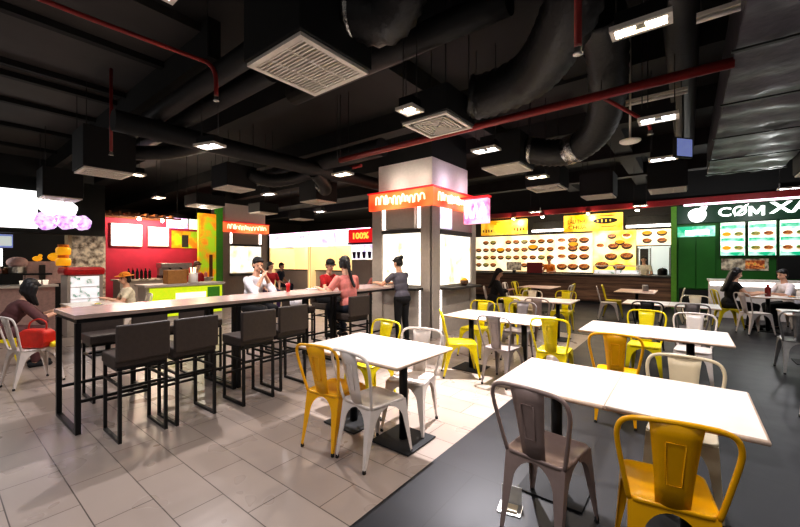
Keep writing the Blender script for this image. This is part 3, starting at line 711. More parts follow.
# blade sign
t = thing('blade_sign', 'pink and white glowing box sign jutting from the right side of the main kiosk', 'sign', (-3.55, 7.2, 2.3))
MB().box(-.27, .29, -.06, .06, .0, .52).build('sign_box', 'blade', t, .01)
MB().box(-.34, .31, -.08, .08, .54, .575).build('top_bar', 'redsign', t)
lf = MB()
for k in range(3): lf.tube(spline([(-.2 + k*.16, -.066, .12), (-.14 + k*.16, -.066, .42), (-.1 + k*.16, -.066, .12)], 4), .014, 6)
lf.build('lettering', 'letter', t)
MB().lathe([(.05, 0), (.085, .05), (.09, .11), (.08, .115)], 14).build('bowl', 'wood', tag_t := thing('bowl', 'brown bowl of food standing on the right ledge of the main kiosk', 'bowl', (-3.86, 7.25, .976)))
MB().sph((0, 0, .1), (.075, .075, .07), 12).build('food', 'foody', tag_t)
for k, (x, l) in enumerate(((-5.0, 'first'), (-4.72, 'second'), (-4.45, 'third'))):
    sauce(x, 5.93, .976, 'small dark jar on the front ledge of the main kiosk', 'bottle', 'black', .1, .04, 'jars on the kiosk ledge', 'jar')
k2 = kiosk('smaller distant kiosk with lit white panels and orange sign, left of centre', 0, 0, 1.9, 1.5, (-14.2, 8.98, 0), PI/2, 3.0, 3.75)

# ------------------------------------------------------------------ right: dish-menu food stalls on the back wall
DM = {}
def dish(par, cx, cz, r, food, bowl, y0, sq=.5):
    n = 14; el = lambda rr, yy, dz=0: [(rr*math.cos(2*PI*i/n), yy, dz + rr*sq*math.sin(2*PI*i/n)) for i in range(n)]
    k = (round(r, 2), food, bowl)
    if k not in DM:
        lower = [(-r, 0, 0)] + [(r*math.cos(PI + PI*i/8), 0, r*.78*math.sin(PI + PI*i/8)) for i in range(1, 8)] + [(r, 0, 0)]
        m = MB(); m.add(lower + el(r, 0)[1:n//2], [tuple(range(len(lower) + n//2 - 1))])
        DM[k] = (m.mesh('dish_picture', bowl), MB().add(el(r*.84, -.004, .015), [tuple(range(n))]).mesh('food_picture', food))
    o = bpy.data.objects.new('dish_picture', DM[k][0]); COL.objects.link(o); o.parent = par; o.location = (cx, y0, cz)
    f = bpy.data.objects.new('food_picture', DM[k][1]); COL.objects.link(f); f.parent = o
def menu(name, label, x0, x1, z0, z1, mat, dishes, y=16.5, extra=None):
    t = thing(name, label, 'menu board', (0, y, 0))
    MB().box(x0, x1, 0, .1, z0, z1).build('panel', mat, t)
    if dishes:
        for (cx, cz, r, kind) in dishes: dish(t, cx, cz, r, kind.rstrip('w'), 'bowlw' if kind.endswith('w') else 'bowl', -.008)
    return t
D1 = []
for r in range(4):
    for c in range(10):
        x = -8.0 + c * .37
        if (r, c) in ((3, 3), (3, 4), (3, 5), (0, 0), (1, 3), (0, 3), (1, 7)): continue
        D1.append((x, 2.36 - r * .35, .15, ('food', 'food', 'foodg', 'food')[(r * 3 + c) % 4]))
D1 += [(-6.9, 2.0, .2, 'foody'), (-5.4, 2.1, .22, 'foody')]
menu('menu_board', 'wide orange and glowing cream wall menu with rows of small dish pictures', -8.6, -4.46, 1.02, 2.63, 'menuo', D1)
D2 = [(-4.2 + c * .43, 2.36 - r * .34, .19, 'foodw' if c == 0 else 'food') for r in range(3) for c in range(3)] + [(-4.2 + c*.43, 1.27, .21, 'food') for c in range(3)] + [(-3.75, 2.18, .2, 'foody')]
menu('menu_board', 'narrow middle wall menu with bowls of noodles', -4.44, -3.05, 1.02, 2.63, 'menuo', D2)
D3 = [(-2.75, 2.1, .17, 'foodw'), (-2.3, 2.08, .19, 'food'), (-1.85, 2.08, .18, 'food'), (-2.08, 2.22, .17, 'foody'), (-2.38, 1.68, .22, 'food'), (-1.85, 1.7, .22, 'food'), (-2.7, 1.34, .24, 'food'), (-2.1, 1.28, .21, 'food'), (-2.35, 2.47, .16, 'food'), (-1.85, 2.47, .16, 'foodw')]
menu('menu_board', 'yellow wall menu with a few large bowls of soup', -3.03, -1.56, 1.02, 2.68, 'menuy', D3)
menu('menu_board', 'small pale menu over the kitchen hatch with two orange captions', -1.54, -.3, 2.08, 2.67, 'menuo', [(-1.2, 2.26, .15, 'food'), (-.75, 2.26, .15, 'food'), (-1.2, 2.53, .16, 'foody'), (-.75, 2.53, .16, 'foody')])
# dark ledge strip below menus, hatch
struct(MB().box(-9.2, .7, 16.6, 16.9, 0, 3.9), 'wall_menu', 'gdark')
t = thing('kitchen_hatch', 'bright pale kitchen hatch window beside the green shop', 'hatch', (-1.0, 16.5, 1.0))
MB().box(-.5, .5, 0, .1, 0, 1.04).build('lit_pane', 'glassw', t)
for x in (-.5, -.12, .46): MB().box(x, x + .04, -.02, 0, 0, .98).build('frame_bar', 'steel', t)
MB().box(-.42, -.16, -.012, 0, .3, .95).build('dark_opening', 'gdark', t)
# counter of wooden boards
t = thing('wooden_counter', 'long food counter faced with dark wooden boards under the dish menus', 'counter', (0, 14.5, 0))
MB().box(-8.6, -.32, 0, .7, .08, .97).build('counter_body', 'wood', t)
for k in range(6): MB().box(-8.6, -.32, -.015, 0, .12 + k*.14, .24 + k*.14).build('board', 'wood', t)
MB().box(-8.65, -.3, -.06, .75, .97, 1.01).build('countertop', 'gdark', t)
MB().box(-8.6, -.32, .03, .6, 0, .08).build('plinth', 'blackm', t)
t = thing('food_display', 'white-framed glass food display on the wooden counter', 'display case', (-1.96, 14.6, 1.011))
MB().box(-.7, .7, 0, .5, 0, .05).build('base', 'white', t); MB().box(-.67, .67, .02, .48, .05, .16).build('food_trays', 'goods', t)
MB().box(-.7, .7, .0, .5, .30, .33).build('top_shelf', 'white', t)
for x in (-.68, .0, .68): MB().box(x - .015, x + .015, .0, .03, .05, .30).build('post', 'white', t)
t = thing('till_screen', 'grey-green till screen on the counter under the dish menu', 'screen', (-5.6, 14.75, 1.011))
MB().box(-.06, .06, .0, .08, 0, .1).build('foot', 'black', t); MB().box(-.3, .3, -.02, .02, .1, .44).build('display', 'photo', t, .006)
t = thing('till_box', 'dark red counter-top poster stand beside the orange server', 'stand', (-4.75, 14.7, 1.011))
MB().box(-.3, .3, -.02, .02, .0, .42).build('poster', 'red', t, .006); MB().box(-.3, .3, -.06, .1, 0, .015).build('foot', 'black', t)
t = thing('hatch_counter', 'steel work counter below the kitchen hatch', 'counter', (-1.05, 15.95, 0))
MB().box(-.3, .62, 0, .5, .0, .93).build('body', 'gpanel', t); MB().box(-.3, .64, -.04, .52, .93, .98).build('top', 'steel', t)
t = thing('rice_cooker', 'black rice cooker on the steel hatch counter', 'cooker', (-.72, 16.2, .981))
MB().lathe([(.13, 0), (.15, .03), (.15, .17), (.13, .23), (.05, .26)], 18).build('pot', 'black', t); MB().lathe([(.02, .255), (.025, .28), (.01, .285)], 10).build('knob', 'steel', t)
# yellow shop signs
def strokes(par, xs, z, h, mat, y=-.012):
    for i, x in enumerate(xs):
        k = h * (.7 + .3 * ((i * 5) % 3) / 2); MB().box(x, x + h*.35, y - .003, y, z - k/2, z + k/2).build('blurred_lettering', mat, par)
def ysign(label, x0, x1, z0, z1, lines, oval=None, sun=False):
    t = thing('shop_sign', label, 'sign', ((x0 + x1)/2, 14.55, (z0 + z1)/2)); w = (x1 - x0)/2; h = (z1 - z0)/2
    MB().box(-w, w, 0, .1, -h, h).build('sign_panel', 'ysign', t, .005)
    for s, dx, dz, sz, wd, m in lines: text(s, 'lettering', sz, m, t, (dx, -.006, dz), RY, wd)
    if oval:
        n = 20; MB().add([(oval[0] + oval[2]*math.cos(2*PI*i/n), -.006, oval[1] + oval[3]*math.sin(2*PI*i/n)) for i in range(n)], [tuple(range(n))]).build('oval_badge', 'ink', t)
        strokes(t, [oval[0] - .25 + .13*i for i in range(4)], oval[1], .1, 'ysign', -.009)
        MB().box(.12, .72, -.008, -.001, .2, .23).build('caption_line', 'brown', t); MB().box(.3, .75, -.008, -.001, -.17, -.15).build('caption_line', 'brown', t)
    if sun:
        n = 28; MB().add([((.32 if i % 2 else .46)*math.cos(2*PI*i/n), -.006, -.02 + (.2 if i % 2 else .27)*math.sin(2*PI*i/n)) for i in range(n)], [tuple(range(n))]).build('sunburst', 'sun', t)
        strokes(t, [-.88 + .12*i for i in range(4)], -.12, .14, 'brown'); strokes(t, [.46 + .12*i for i in range(4)], -.1, .14, 'brown')
    return t
ysign('bright yellow shop sign with a sunburst, nearest the pink kiosk sign', -6.95, -5.0, 2.56, 3.16, [], None, True)
ysign('yellow shop sign with dark words and a black oval badge', -3.64, -1.75, 2.56, 3.16, [('LẨU THÁI', -.48, .05, .22, .62, 'brown'), ('CHUA', -.48, -.15, .2, .6, 'brown')], (.42, .04, .38, .1))
for k, (x0, x1) in enumerate(((-4.95, -3.7), (-1.7, -.45))):
    t = thing('extractor_hood', ('stainless extractor hood between the two yellow signs', 'stainless extractor hood right of the yellow oval-badge sign')[k], 'hood', ((x0 + x1)/2, 15.3, 2.7)); w = (x1 - x0)/2
    MB().prism([(-.3, 0), (.3, 0), (.1, .35), (-.1, .35)], lambda a, b: (-w, a, b), lambda a, b: (w, a, b)).build('canopy', 'steel', t)
    MB().box(-w, w, -.32, -.3, -.06, .03).build('lip', 'strip', t)
struct(MB().box(-9, 6, 14.2, 14.37, 3.22, 3.4), 'trim_red_beam', 'red')
struct(MB().box(-9, 6, 14.46, 14.6, 3.4, 4.3), 'wall_bulkhead', 'blackm')
for k, (x, l) in enumerate(((-5.4, 'above the sunburst sign'), (-2.75, 'above the oval-badge sign'), (-1.3, 'by the green shop'), (-4.3, 'between the yellow signs'))):
    t = thing('spot_lamp', 'small bright spot lamp under the red beam ' + l, 'lamp', (x, 14.2, 3.12))
    MB().lathe([(.05, 0), (.07, .01), (.075, .07), (.03, .08)], 14).build('housing', 'white', t); MB().lathe([(.045, -.004), (.045, -.001)], 14).build('lens', 'lamp', t)
# green shop
struct(MB().box(-.33, 6, 14.52, 14.7, 0, 3.2), 'wall_green', 'green')
struct(MB().box(-.42, -.28, 14.4, 14.7, 0, 3.2), 'trim_green', 'lgreen')
t = thing('shop_fascia', 'dark green shop fascia with white lit letters and round leaf logo, right', 'sign', (0, 14.4, 2.93))
MB().box(-.27, 5.5, 0, .12, -.28, .27).build('fascia_panel', 'dgreen', t)
lg = MB(); n = 24
lg.add([(.22 + (.22 + .012*math.sin(3*a))*math.cos(a), -.012, -.045 + .21*math.sin(a)) for a in [2*PI*i/n for i in range(n)]], [tuple(range(n))])
lg.add([(.24, -.016, .12), (.30, -.016, .2), (.46, -.016, .22), (.43, -.016, .12), (.34, -.016, .08)], [(0, 1, 2, 3, 4)])
lo = lg.build('leaf_logo', 'letter', t)
MB().tube(spline([(.05, -.02, -.12), (.2, -.02, .08), (.36, -.02, .14)], 5), .014, 6).build('logo_spoon', 'green', lo)
text('CƠ', 'lettering', .36, 'letter', t, (1.015, -.01, -.01), RY, .62, .02, .006)
mp = [(0, 0), (0, .27), (.075, .27), (.165, .12), (.255, .27), (.33, .27), (.33, 0), (.262, 0), (.262, .165), (.19, .04), (.14, .04), (.068, .165), (.068, 0)]
MB().prism(mp, lambda a, b: (1.36 + a, -.03, -.145 + b), lambda a, b: (1.36 + a, 0, -.145 + b)).build('lettering', 'letter', t)
MB().tube(spline([(1.06, -.035, -.13), (1.2, -.035, .02), (1.36, -.035, .2)], 5), [.012, .016, .02, .024, .028, .03, .03, .028, .024, .016, .008], 8).build('leaf_stroke', 'letter', t)
text('XA', 'lettering', .42, 'letter', t, (2.2, -.01, .03), RY, .84, .02, .01)
t = thing('light_strip', 'pinkish white light strip along the top of the green fascia', 'light', (0, 14.17, 3.16))
MB().box(-.1, 5.5, -.02, .0, .0, .05).build('diffuser', 'pinkstrip', t); MB().box(-.1, 5.5, -.0, .015, -.01, .06).build('rail', 'white', t)
t = thing('teal_sign', 'teal and white lit sign over the green doors', 'sign', (.18, 14.5, 2.42))
MB().box(-.44, .46, -.04, .0, -.18, .14).build('sign_panel', 'teal', t); MB().box(-.25, .32, -.046, -.041, -.12, .02).build('white_band', 'letter', t)
t = thing('green_doors', 'pair of plain green cupboard doors beside the lit menus', 'doors', (.2, 14.5, 0))
for a, b in ((-.44, -.02), (.0, .44)): MB().box(a, b, -.05, 0, .66, 2.2).build('door_leaf', 'green', t, .006)
MB().box(-.42, .42, -.02, 0, .06, .62).build('kick_opening', 'blackm', t)
for k, (x0, x1, pos) in enumerate(((.74, 1.30, 'left'), (1.34, 1.93, 'middle'), (1.97, 2.56, 'right'))):
    t = thing('menu_lightbox', 'green and white lit menu box of the green shop, %s of three' % pos, 'menu board', ((x0 + x1)/2, 14.4, 2.13)); w = (x1 - x0)/2
    MB().box(-w, w, .0, .1, -.5, .5).build('frame', 'black', t); MB().box(-w + .015, w - .015, -.012, -.001, -.47, .49).build('lit_print', 'menuw', t)
    for i, (dx, dz) in enumerate(((-.13, .14), (.13, .14), (-.13, -.26), (.13, -.26))): dish(t, dx, dz, .115, ('foodg', 'food', 'foodg')[k] if i % 2 else ('foody', 'foodg', 'food')[k], 'bowlw', -.016, .6)
    for dz in (.36, -.02, -.42): MB().box(-w + .03, w - .03, -.016, -.013, dz - .05, dz + .05).build('caption_band', 'teal', t)
t = thing('poster', 'long pale food poster on the green wall below the lit menus', 'poster', (1.28, 14.519, 1.4))
MB().box(-.5, .5, -.03, 0, -.17, .17).build('print', 'photo', t); MB().box(.02, .42, -.034, -.031, -.12, .12).build('food_print', 'food', t)
tag(MB().box(1.93, 4, 14.35, 14.515, 1.02, 1.62).build('dark_screen', 'blackm', None, .01), 'black opening in the green shop behind the man in white', 'opening')
t = thing('service_counter', 'white service counter of the green shop behind the seated girl', 'counter', (0, 13.0, 0))
MB().box(.45, 5, 0, .6, 0, .97).build('counter_front', 'gcol', t, .01); MB().box(.42, 5, -.04, .66, .97, 1.01).build('countertop', 'white', t); MB().box(.47, 5, -.012, -.001, .85, .95).build('light_strip', 'strip', t)

# ------------------------------------------------------------------ bright stalls straight ahead (behind bar table)
def stall(label, x0, x1, y, mat, fm, z0=2.2, z1=2.84):
    t = thing('food_stall', label, 'stall', (0, y, 0))
    MB().box(x0, x1, 0, .25, z0, z1).build('fascia', fm, t)
    MB().box(x0, x1, -.02, .0, z1 + .02, z1 + .1).build('light_strip', 'pinkstrip', t)
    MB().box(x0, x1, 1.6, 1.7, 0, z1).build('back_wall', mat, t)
    MB().box(x0, x1, .3, .8, 0, .98).build('counter', 'gcol', t)
    MB().box(x0, x1, .24, .86, .98, 1.02).build('countertop', 'gdark', t)
    for x in (x0, x1 - .1): MB().box(x, x + .1, .0, 1.6, 0, z0).build('side_post', 'cream_glow', t)
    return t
s1 = stall('bright cream stall with white lit fascia, left of two behind the bar table', -18.4, -14.95, 11.8, 'cream_glow', 'whitel')
s2 = stall('bright cream stall with white lit fascia, right of two behind the bar table', -14.9, -10.8, 11.8, 'cream_glow', 'whitel')
for x, z, w, h, p, l in ((-13.0, 1.6, .5, .85, s2, 0), (-11.3, 1.75, .75, .7, s2, 1), (-16.2, 1.7, .8, .9, s1, 1)):
    MB().box(x, x + w, 1.57, 1.6, z - h/2, z + h/2).build('wall_print', 'gdark' if not l else 'bowlw', p)
bx = MB()
for i in range(3):
    for j in range(3): bx.box(-11.25 + i*.22, -11.13 + i*.22, 1.55, 1.57, 1.5 + j*.2, 1.6 + j*.2)
bx.build('icon_print', 'gdark', s2)
t = thing('red_sign', 'red lit sign with gold 100% beside the main kiosk', 'sign', (-10.3, 10.6, 2.48))
MB().box(-.62, .68, 0, .25, -.25, .28).build('sign_panel', 'redsign', t, .01); text('100%', 'lettering', .34, 'gold', t, (.05, -.01, .0), RY, .85, .01, .01)
MB().box(-.64, .7, -.02, .27, -.32, -.26).build('lower_rim', 'purple', t)
t = thing('juice_stall', 'stall with white printed panel and grey-brown counter beneath the red sign', 'stall', (-10.3, 10.8, 0))
MB().box(-.62, .68, 0, .1, 1.55, 2.14).build('printed_panel', 'whitel', t); MB().box(-.62, .68, 0, .6, 0, 1.54).build('counter', 'gpanel', t)
pr = MB()
for x in (-.45, -.2, .1, .4): MB().lathe([(.05, 1.6), (.08, 1.85), (.085, 1.86)], 10, 0, (x, -.03, 0)).build('cup_print', 'purple', t)
# ------------------------------------------------------------------ left shops
t = thing('lit_shop_sign', 'over-bright white shop sign with lilac flower balls on a black fascia at far left', 'sign', (-11, 0, 0))
MB().box(-.25, 0, -4, 2.65, 2.1, 3.3).build('fascia', 'fascia', t)
MB().box(-.02, .03, -4, 1.48, 2.2, 3.0).build('lit_panel', 'lit', t)
for k, (y, z, r, m) in enumerate(((1.62, 2.38, .2, 'lilac'), (1.95, 2.42, .21, 'lilac'), (2.22, 2.38, .17, 'lilac'), (1.7, 2.72, .22, 'lit'), (1.55, 2.88, .14, 'lit'), (1.98, 2.68, .16, 'lit'))):
    n = 20; mb = MB(); f0 = lambda a, b, r=r: (.012, y + a, z + b); f1 = lambda a, b, r=r: (.05, y + a, z + b)
    mb.prism([(r*(1 + .05*math.sin(6*q))*math.cos(q), r*(1 + .05*math.sin(6*q))*math.sin(q)) for q in [2*PI*i/n for i in range(n)]], f0, f1)
    mb.build('flower_ball' if m == 'lilac' else 'leaf', m, t)
struct(MB().box(-13.7, -13.5, -5, 3.0, 0, 4.3), 'wall_kitchen', 'blackm')
struct(MB().box(-13.3, -13.1, 3.0, 6.2, 0, 2.75), 'wall_pink', 'pink')
t = thing('shop_counter', 'beige-fronted shop counter with dark top under the white flower sign', 'counter', (-10.9, 0, 0))
MB().box(-.6, 0, -4, 1.75, 0, .95).build('counter_front', 'pinkbox', t); MB().box(-.65, .05, -4, 1.8, .95, 1.0).build('countertop', 'white', t)
MB().box(-.6, -.3, -4, 1.75, 1.2, 1.24).build('upper_shelf', 'blackm', t)
for y in (-1, .3, 1.7): MB().box(-.6, -.56, y, y + .05, 1.0, 1.2).build('shelf_post', 'blackm', t)
for k, (y, l) in enumerate(((.35, 'small screen'), )):
    t = thing('price_screen', 'pale blue lit price screen hanging in the dark kitchen at far left', 'screen', (-11.3, .8, 1.95)); MB().box(-.04, 0, -.6, .35, -.16, .12).build('display', 'screen', t); MB().box(0, .012, -.58, .33, -.12, .08).build('lit_face', 'glassw', t)
    t = thing('notice_board', 'white lit notice beneath the blue price screen at far left', 'sign', (-11.3, .7, 1.6)); MB().box(-.04, 0, -.5, .3, -.2, .17).build('board', 'lit', t)
t = thing('stock_pot', 'steel pot with pale domed lid on the shop counter at left', 'pot', (-11.35, 1.22, 1.24))
MB().lathe([(.13, 0), (.15, .02), (.15, .14), (.16, .15)], 18).build('pot', 'steel', t); MB().sph((0, 0, .24), (.17, .17, .12), 16).build('lid', 'pinkbox', t)
for k, (y, m, l) in enumerate(((.75, 'brown', 'leftmost'), (.95, 'pinkbox', 'second'), (1.05, 'brown', 'third'))):
    sauce(-11.35, y, 1.24, 'jar of ingredients in a row on the upper shelf of the left shop', m, 'cream', .14, .05, 'ingredient jars', 'jar')
t = thing('pink_cabinet', 'pale pink microwave cabinet in the left shop with yellow toys on top', 'cabinet', (-11.35, 1.64, 1.0))
MB().box(-.3, 0, -.3, .35, 0, .5).build('case', 'pinkbox', t, .01); MB().box(0, .012, -.08, .02, .08, .42).build('dark_door', 'gdark', t)
for k, (y, s, l) in enumerate(((1.55, .06, 'smaller yellow duck toy on the pink cabinet'), (1.85, .1, 'bigger yellow duck toy on the pink cabinet'))):
    t = thing('duck_toy', l, 'toy', (-11.5, y, 1.5)); MB().sph((0, 0, s), (s, s*1.4, s), 12).build('toy_body', 'foody', t); MB().sph((0, s*.8, s*2.1), s*.65, 12).build('head', 'foody', t)
for k in range(4):
    o = MB().lathe([(.035, 0), (.05, .1), (.048, .1), (.04, .012)], 14).build('paper_cup', 'bowlw', None, loc=(-10.93 - .02*k, 1.25 + k*.12, 1.0)); tag(o, 'white paper cup in a short row on the left shop counter', 'cup', 'paper cups on the left counter')
t = thing('poster_column', 'column papered with collage prints beside the pink wall', 'column', (-11.25, 2.42, 0)); MB().box(-.3, 0, -.32, .3, 0, 2.15).build('shaft', 'photo', t); MB().box(-.31, .01, -.4, -.33, 0, 2.15).build('pale_edge', 'cream', t)
t = thing('juice_dispenser', 'orange-yellow stacked juice dispenser above the red-topped drinks fridge', 'dispenser', (-9.95, 1.72, 1.40)); t.scale = (.72, .72, .72)
for k in range(2): MB().lathe([(.14, 0), (.16, .02), (.17, .16), (.15, .2), (.13, .22)], 16, 0, (0, 0, .3 * k + .02)).build('tank', 'foody', t); MB().lathe([(.12, 0), (.12, .08)], 14, 0, (0, 0, .3*k + .235)).build('lid', 'shirto', t)
t = thing('drinks_fridge', 'glass-fronted drinks fridge with red rounded top and stocked shelves', 'fridge', (-9.9, 2.0, 0))
MB().box(-.3, .22, -.28, .28, 0, 1.22).build('cabinet', 'gpanel', t, .01); MB().box(-.34, .28, -.33, .33, 1.225, 1.38).build('canopy', 'redcap', t, .05)
for z in (.5, .74, .98): g = MB().box(.225, .26, -.23, .23, z, z + .015).build('shelf', 'white', t); 
MB().box(.222, .24, -.235, .235, .35, 1.2).build('stock', 'goods', t)
for y in (-.28, .23): MB().box(.22, .28, y, y + .05, .1, 1.22).build('door_frame', 'gpanel', t)
# pink wall menus
for k, (y0, y1, z0, z1, l) in enumerate(((3.27, 4.05, 1.93, 2.6, 'left'), (4.2, 4.78, 1.95, 2.56, 'right'))):
    t = thing('menu_lightbox', 'glowing cream menu box on the raspberry wall, %s one' % l, 'menu board', (-13.095, (y0 + y1)/2, (z0 + z1)/2)); w, h = (y1 - y0)/2, (z1 - z0)/2
    MB().box(0, .06, -w, w, -h, h).build('case', 'pinkbox', t); MB().box(.061, .07, -w + .02, w - .02, -h + .02, h - .02).build('lit_face', 'lit', t); MB().box(.071, .074, -w + .03, w - .03, -h + .03, -h + .2).build('yellow_print', 'litw', t)
t = thing('canopy', 'brown slatted canopy with two warm bulbs above the raspberry wall', 'canopy', (-12.6, 3.9, 2.75))
for k in range(8): MB().box(-.45, .3, -.85 + k*.22, -.8 + k*.22, .05 - .0*k, .12).build('slat', 'brown', t)
MB().box(-.45, -.4, -.9, .95, 0, .05).build('rail', 'brown', t); MB().box(.25, .3, -.9, .95, 0, .05).build('rail', 'brown', t)
for y in (-.1, .5): MB().sph((.1, y, -.03), .05, 10).build('bulb', 'lamp', t)
for y, m, l, w in ((4.85, 'lilac', 'lilac printed hanging sign above the raspberry wall', .3), (5.42, 'menuw', 'green and white hanging sign above the raspberry wall', .22)):
    t = thing('hanging_sign', l, 'sign', (-12.6, y, 2.68)); MB().box(-.02, .02, -w, w, -.16, .16).build('sign_panel', m, t); MB().cyl((0, 0, .16), (0, 0, 1.6), .008, n=6).build('hanger', 'black', t)
t = thing('poster', 'orange poster with a dark glass in its middle, right of the lit menus', 'poster', (-13.07, 5.25, 2.2)); MB().box(-.03, .0, -.38, .42, -.28, .28).build('print', 'muralo', t); MB().box(.001, .006, -.08, .12, -.25, .15).build('glass_print', 'gdark', t)
t = thing('coffee_counter', 'cluttered grey-brown coffee counter before the raspberry wall', 'counter', (-12.2, 4.3, 0))
MB().box(-.35, .25, -1.1, 1.3, 0, .96).build('counter_front', 'gpanel', t); MB().box(-.4, .3, -1.15, 1.35, .96, 1.0).build('countertop', 'photo', t)
t = thing('coffee_machine', 'steel coffee machine on the counter before the raspberry wall', 'coffee machine', (-12.15, 4.6, 1.001))
MB().box(-.2, .2, -.4, .4, .0, .08).build('drip_tray', 'black', t); MB().box(-.2, .0, -.4, .4, .08, .4).build('boiler', 'steel', t, .015); MB().box(-.2, .2, -.42, .42, .3, .44).build('group_head', 'steel', t, .015)
for y in (-.2, .1): MB().cyl((.12, y, .3), (.26, y, .27), .02, n=8).build('handle', 'black', t)
for k in range(6):
    sauce(-12.05, 3.42 + k*.1, 1.001, 'dark syrup bottle in the row on the coffee counter', 'bottle', 'redcap' if k % 2 else 'black', .3 + .05*((k*3) % 3), .036, 'syrup bottles', 'syrup_bottle')
for k in range(3):
    sauce(-12.0, 5.1 + k*.17, 1.001, 'pale lidded jar at the right end of the coffee counter', 'shirtp', 'white', .16, .055, 'pale jars', 'jar')
# lime counter
t = thing('lime_counter', 'lime-fronted serving counter with grey top behind the bar table', 'counter', (-8.95, 3.95, 0))
MB().box(-.5, 0, -1.1, .5, 0, .95).build('counter_body', 'gpanel', t); MB().box(0, .03, -1.05, .48, .3, .93).build('lime_panel', 'lime', t); MB().box(.03, .04, -.55, .1, .55, .8).build('white_print', 'bowlw', t); MB().box(.03, .04, .14, .42, .6, .9).build('leaf_print', 'greenp', t)
MB().box(-.55, .06, -1.15, .55, .95, 1.0).build('countertop', 'gpanel', t)
t = thing('cardboard_box', 'open brown card box on the lime counter', 'box', (-9.2, 3.5, 1.0)); MB().box(-.14, .14, -.2, .2, 0, .3).build('carton', 'brownbox', t, .006); MB().box(-.14, .2, .2, .21, .18, .32).build('flap', 'brownbox', t)
t = thing('straw_jar', 'white cylinder jar of straws beside the brown box', 'jar', (-9.12, 3.85, 1.0)); MB().lathe([(.09, 0), (.1, .02), (.1, .22), (.09, .23)], 16).build('jar', 'white', t)
for k in range(5): MB().cyl((.04*math.cos(k*1.3), .04*math.sin(k*1.3), .2), (.06*math.cos(k*1.3), .06*math.sin(k*1.3), .36), .008, n=6).build('straw', 'litw', t)
t = thing('mural_panel', 'orange and green painted mural panel beside the small kiosk', 'panel', (-12.0, 5.85, 0)); MB().box(-.1, 0, -.62, .1, 0, 3.0).build('painted_panel', 'muralo', t); MB().box(-.12, .04, -.08, .12, 0, 3.5).build('green_post', 'greenp', t)
MB().box(.002, .02, -.3, -.2, .9, 1.7).build('dark_bottle_print', 'brown', t)

# point lights added to brighten stalls and kiosk, some at modelled bulbs
def lamp(x, y, z, p, col=(1, .9, .75), r=.06):
    l = bpy.data.lights.new('stall_fill_light', 'POINT'); l.energy = p; l.color = col; l.shadow_soft_size = r
    o = bpy.data.objects.new('stall_fill_light', l); COL.objects.link(o); o.location = (x, y, z)
for x in (-5.4, -4.3, -2.75, -1.3): lamp(x, 14.12, 3.05, 28)
for x in (-6.2, -4.2, -2.6, -1.0): lamp(x, 15.6, 2.55, 16)
for y in (3.8, 4.4): lamp(-12.4, y, 2.6, 45, (1, .8, .6))
lamp(-16.5, 12.8, 2.5, 60); lamp(-12.8, 12.8, 2.5, 60); lamp(.2, 12.9, 2.9, 26, (1, 1, 1)); lamp(1.6, 12.7, 2.9, 34, (1, 1, 1))  # added fill inside the cream stalls and before the green shop
lamp(-4.8, 5.85, 3.12, 5); lamp(-4.2, 5.85, 3.12, 4); lamp(-3.7, 6.6, 3.12, 5, (.95, .8, 1)); lamp(-3.68, 7.4, 3.12, 5, (1, .8, .95)); lamp(-11.6, .5, 2.05, 14); lamp(-11.0, 4.9, 2.8, 40)  # added lights without fixtures, lifting the kiosk column and left shops

# ------------------------------------------------------------------ ceiling services
def diffuser(x, y, z, w, label, kind='slat', box=True, d=None, boxh=.55):
    d = d or w
    t = thing('air_diffuser', label, 'air vent', (x, y, z)); a, b = w/2, d/2
    f = MB(); fw = w * .07
    f.box(-a, a, -b, -b + fw, 0, .025).box(-a, a, b - fw, b, 0, .025).box(-a, -a + fw, -b + fw, b - fw, 0, .025).box(a - fw, a, -b + fw, b - fw, 0, .025)
    f.build('flange', 'vent', t)
    MB().box(-a + fw, a - fw, -b + fw, b - fw, .022, .03).build('throat', 'ventin', t)
    s = MB()
    if kind == 'slat':
        n = 17
        for k in range(n):
            yy = -b + fw + (k + .5) * (2*b - 2*fw) / n; s.box(-a + fw, a - fw, yy - .008, yy + .006, .003, .02)
        for k in (-.33, .33): s.box(k*2*a*.5 - .006, k*2*a*.5 + .006, -b + fw, b - fw, .001, .018)
    else:
        for k in range(1, 6):
            q = (1 - k / 6.2); A, B = (a - fw)*q, (b - fw)*q; u = .018
            s.box(-A, A, -B, -B + u, .002, .02).box(-A, A, B - u, B, .002, .02).box(-A, -A + u, -B, B, .002, .02).box(A - u, A, -B, B, .002, .02)
    s.build('louvre_slats', 'vent', t)
    if box: MB().box(-a - .02, a + .02, -b - .02, b + .02, .03, boxh).build('plenum_box', 'blackm', t, .01)
    top = boxh if box else .03
    for sx in (-1, 1):
        for sy in (-1, 1): MB().cyl((sx*(a - .03), sy*(b - .03), top), (sx*(a - .03), sy*(b - .03), 4.3 - z), .006, n=6).build('hanger_rod', 'black', t)
    return t
diffuser(-2.32, 1.83, 3.0, .65, 'large beige slatted air vent under a black box, biggest in the picture', boxh=.75)
diffuser(-2.18, 3.48, 3.0, .56, 'square air vent with concentric louvres over the beige table', 'ring', boxh=.3)
diffuser(-7.35, 1.76, 2.9, .62, 'slatted air vent under a black box above the left end of the bar table', boxh=.65)
diffuser(-10.4, 1.75, 2.8, .6, 'slatted air vent in front of the white flower sign', boxh=.6)
diffuser(-7.0, 3.72, 2.9, .56, 'bright square air vent above the man in white', 'ring', boxh=.45)
diffuser(-7.0, 5.8, 2.9, .6, 'square air vent under a black box left of the main kiosk', 'ring', boxh=.5)
diffuser(-2.25, 5.65, 2.95, .6, 'slatted air vent to the right of the main kiosk column', boxh=.5)
diffuser(-2.15, 7.4, 2.9, .6, 'square air vent second back to the right of the kiosk column', 'ring', boxh=.4)
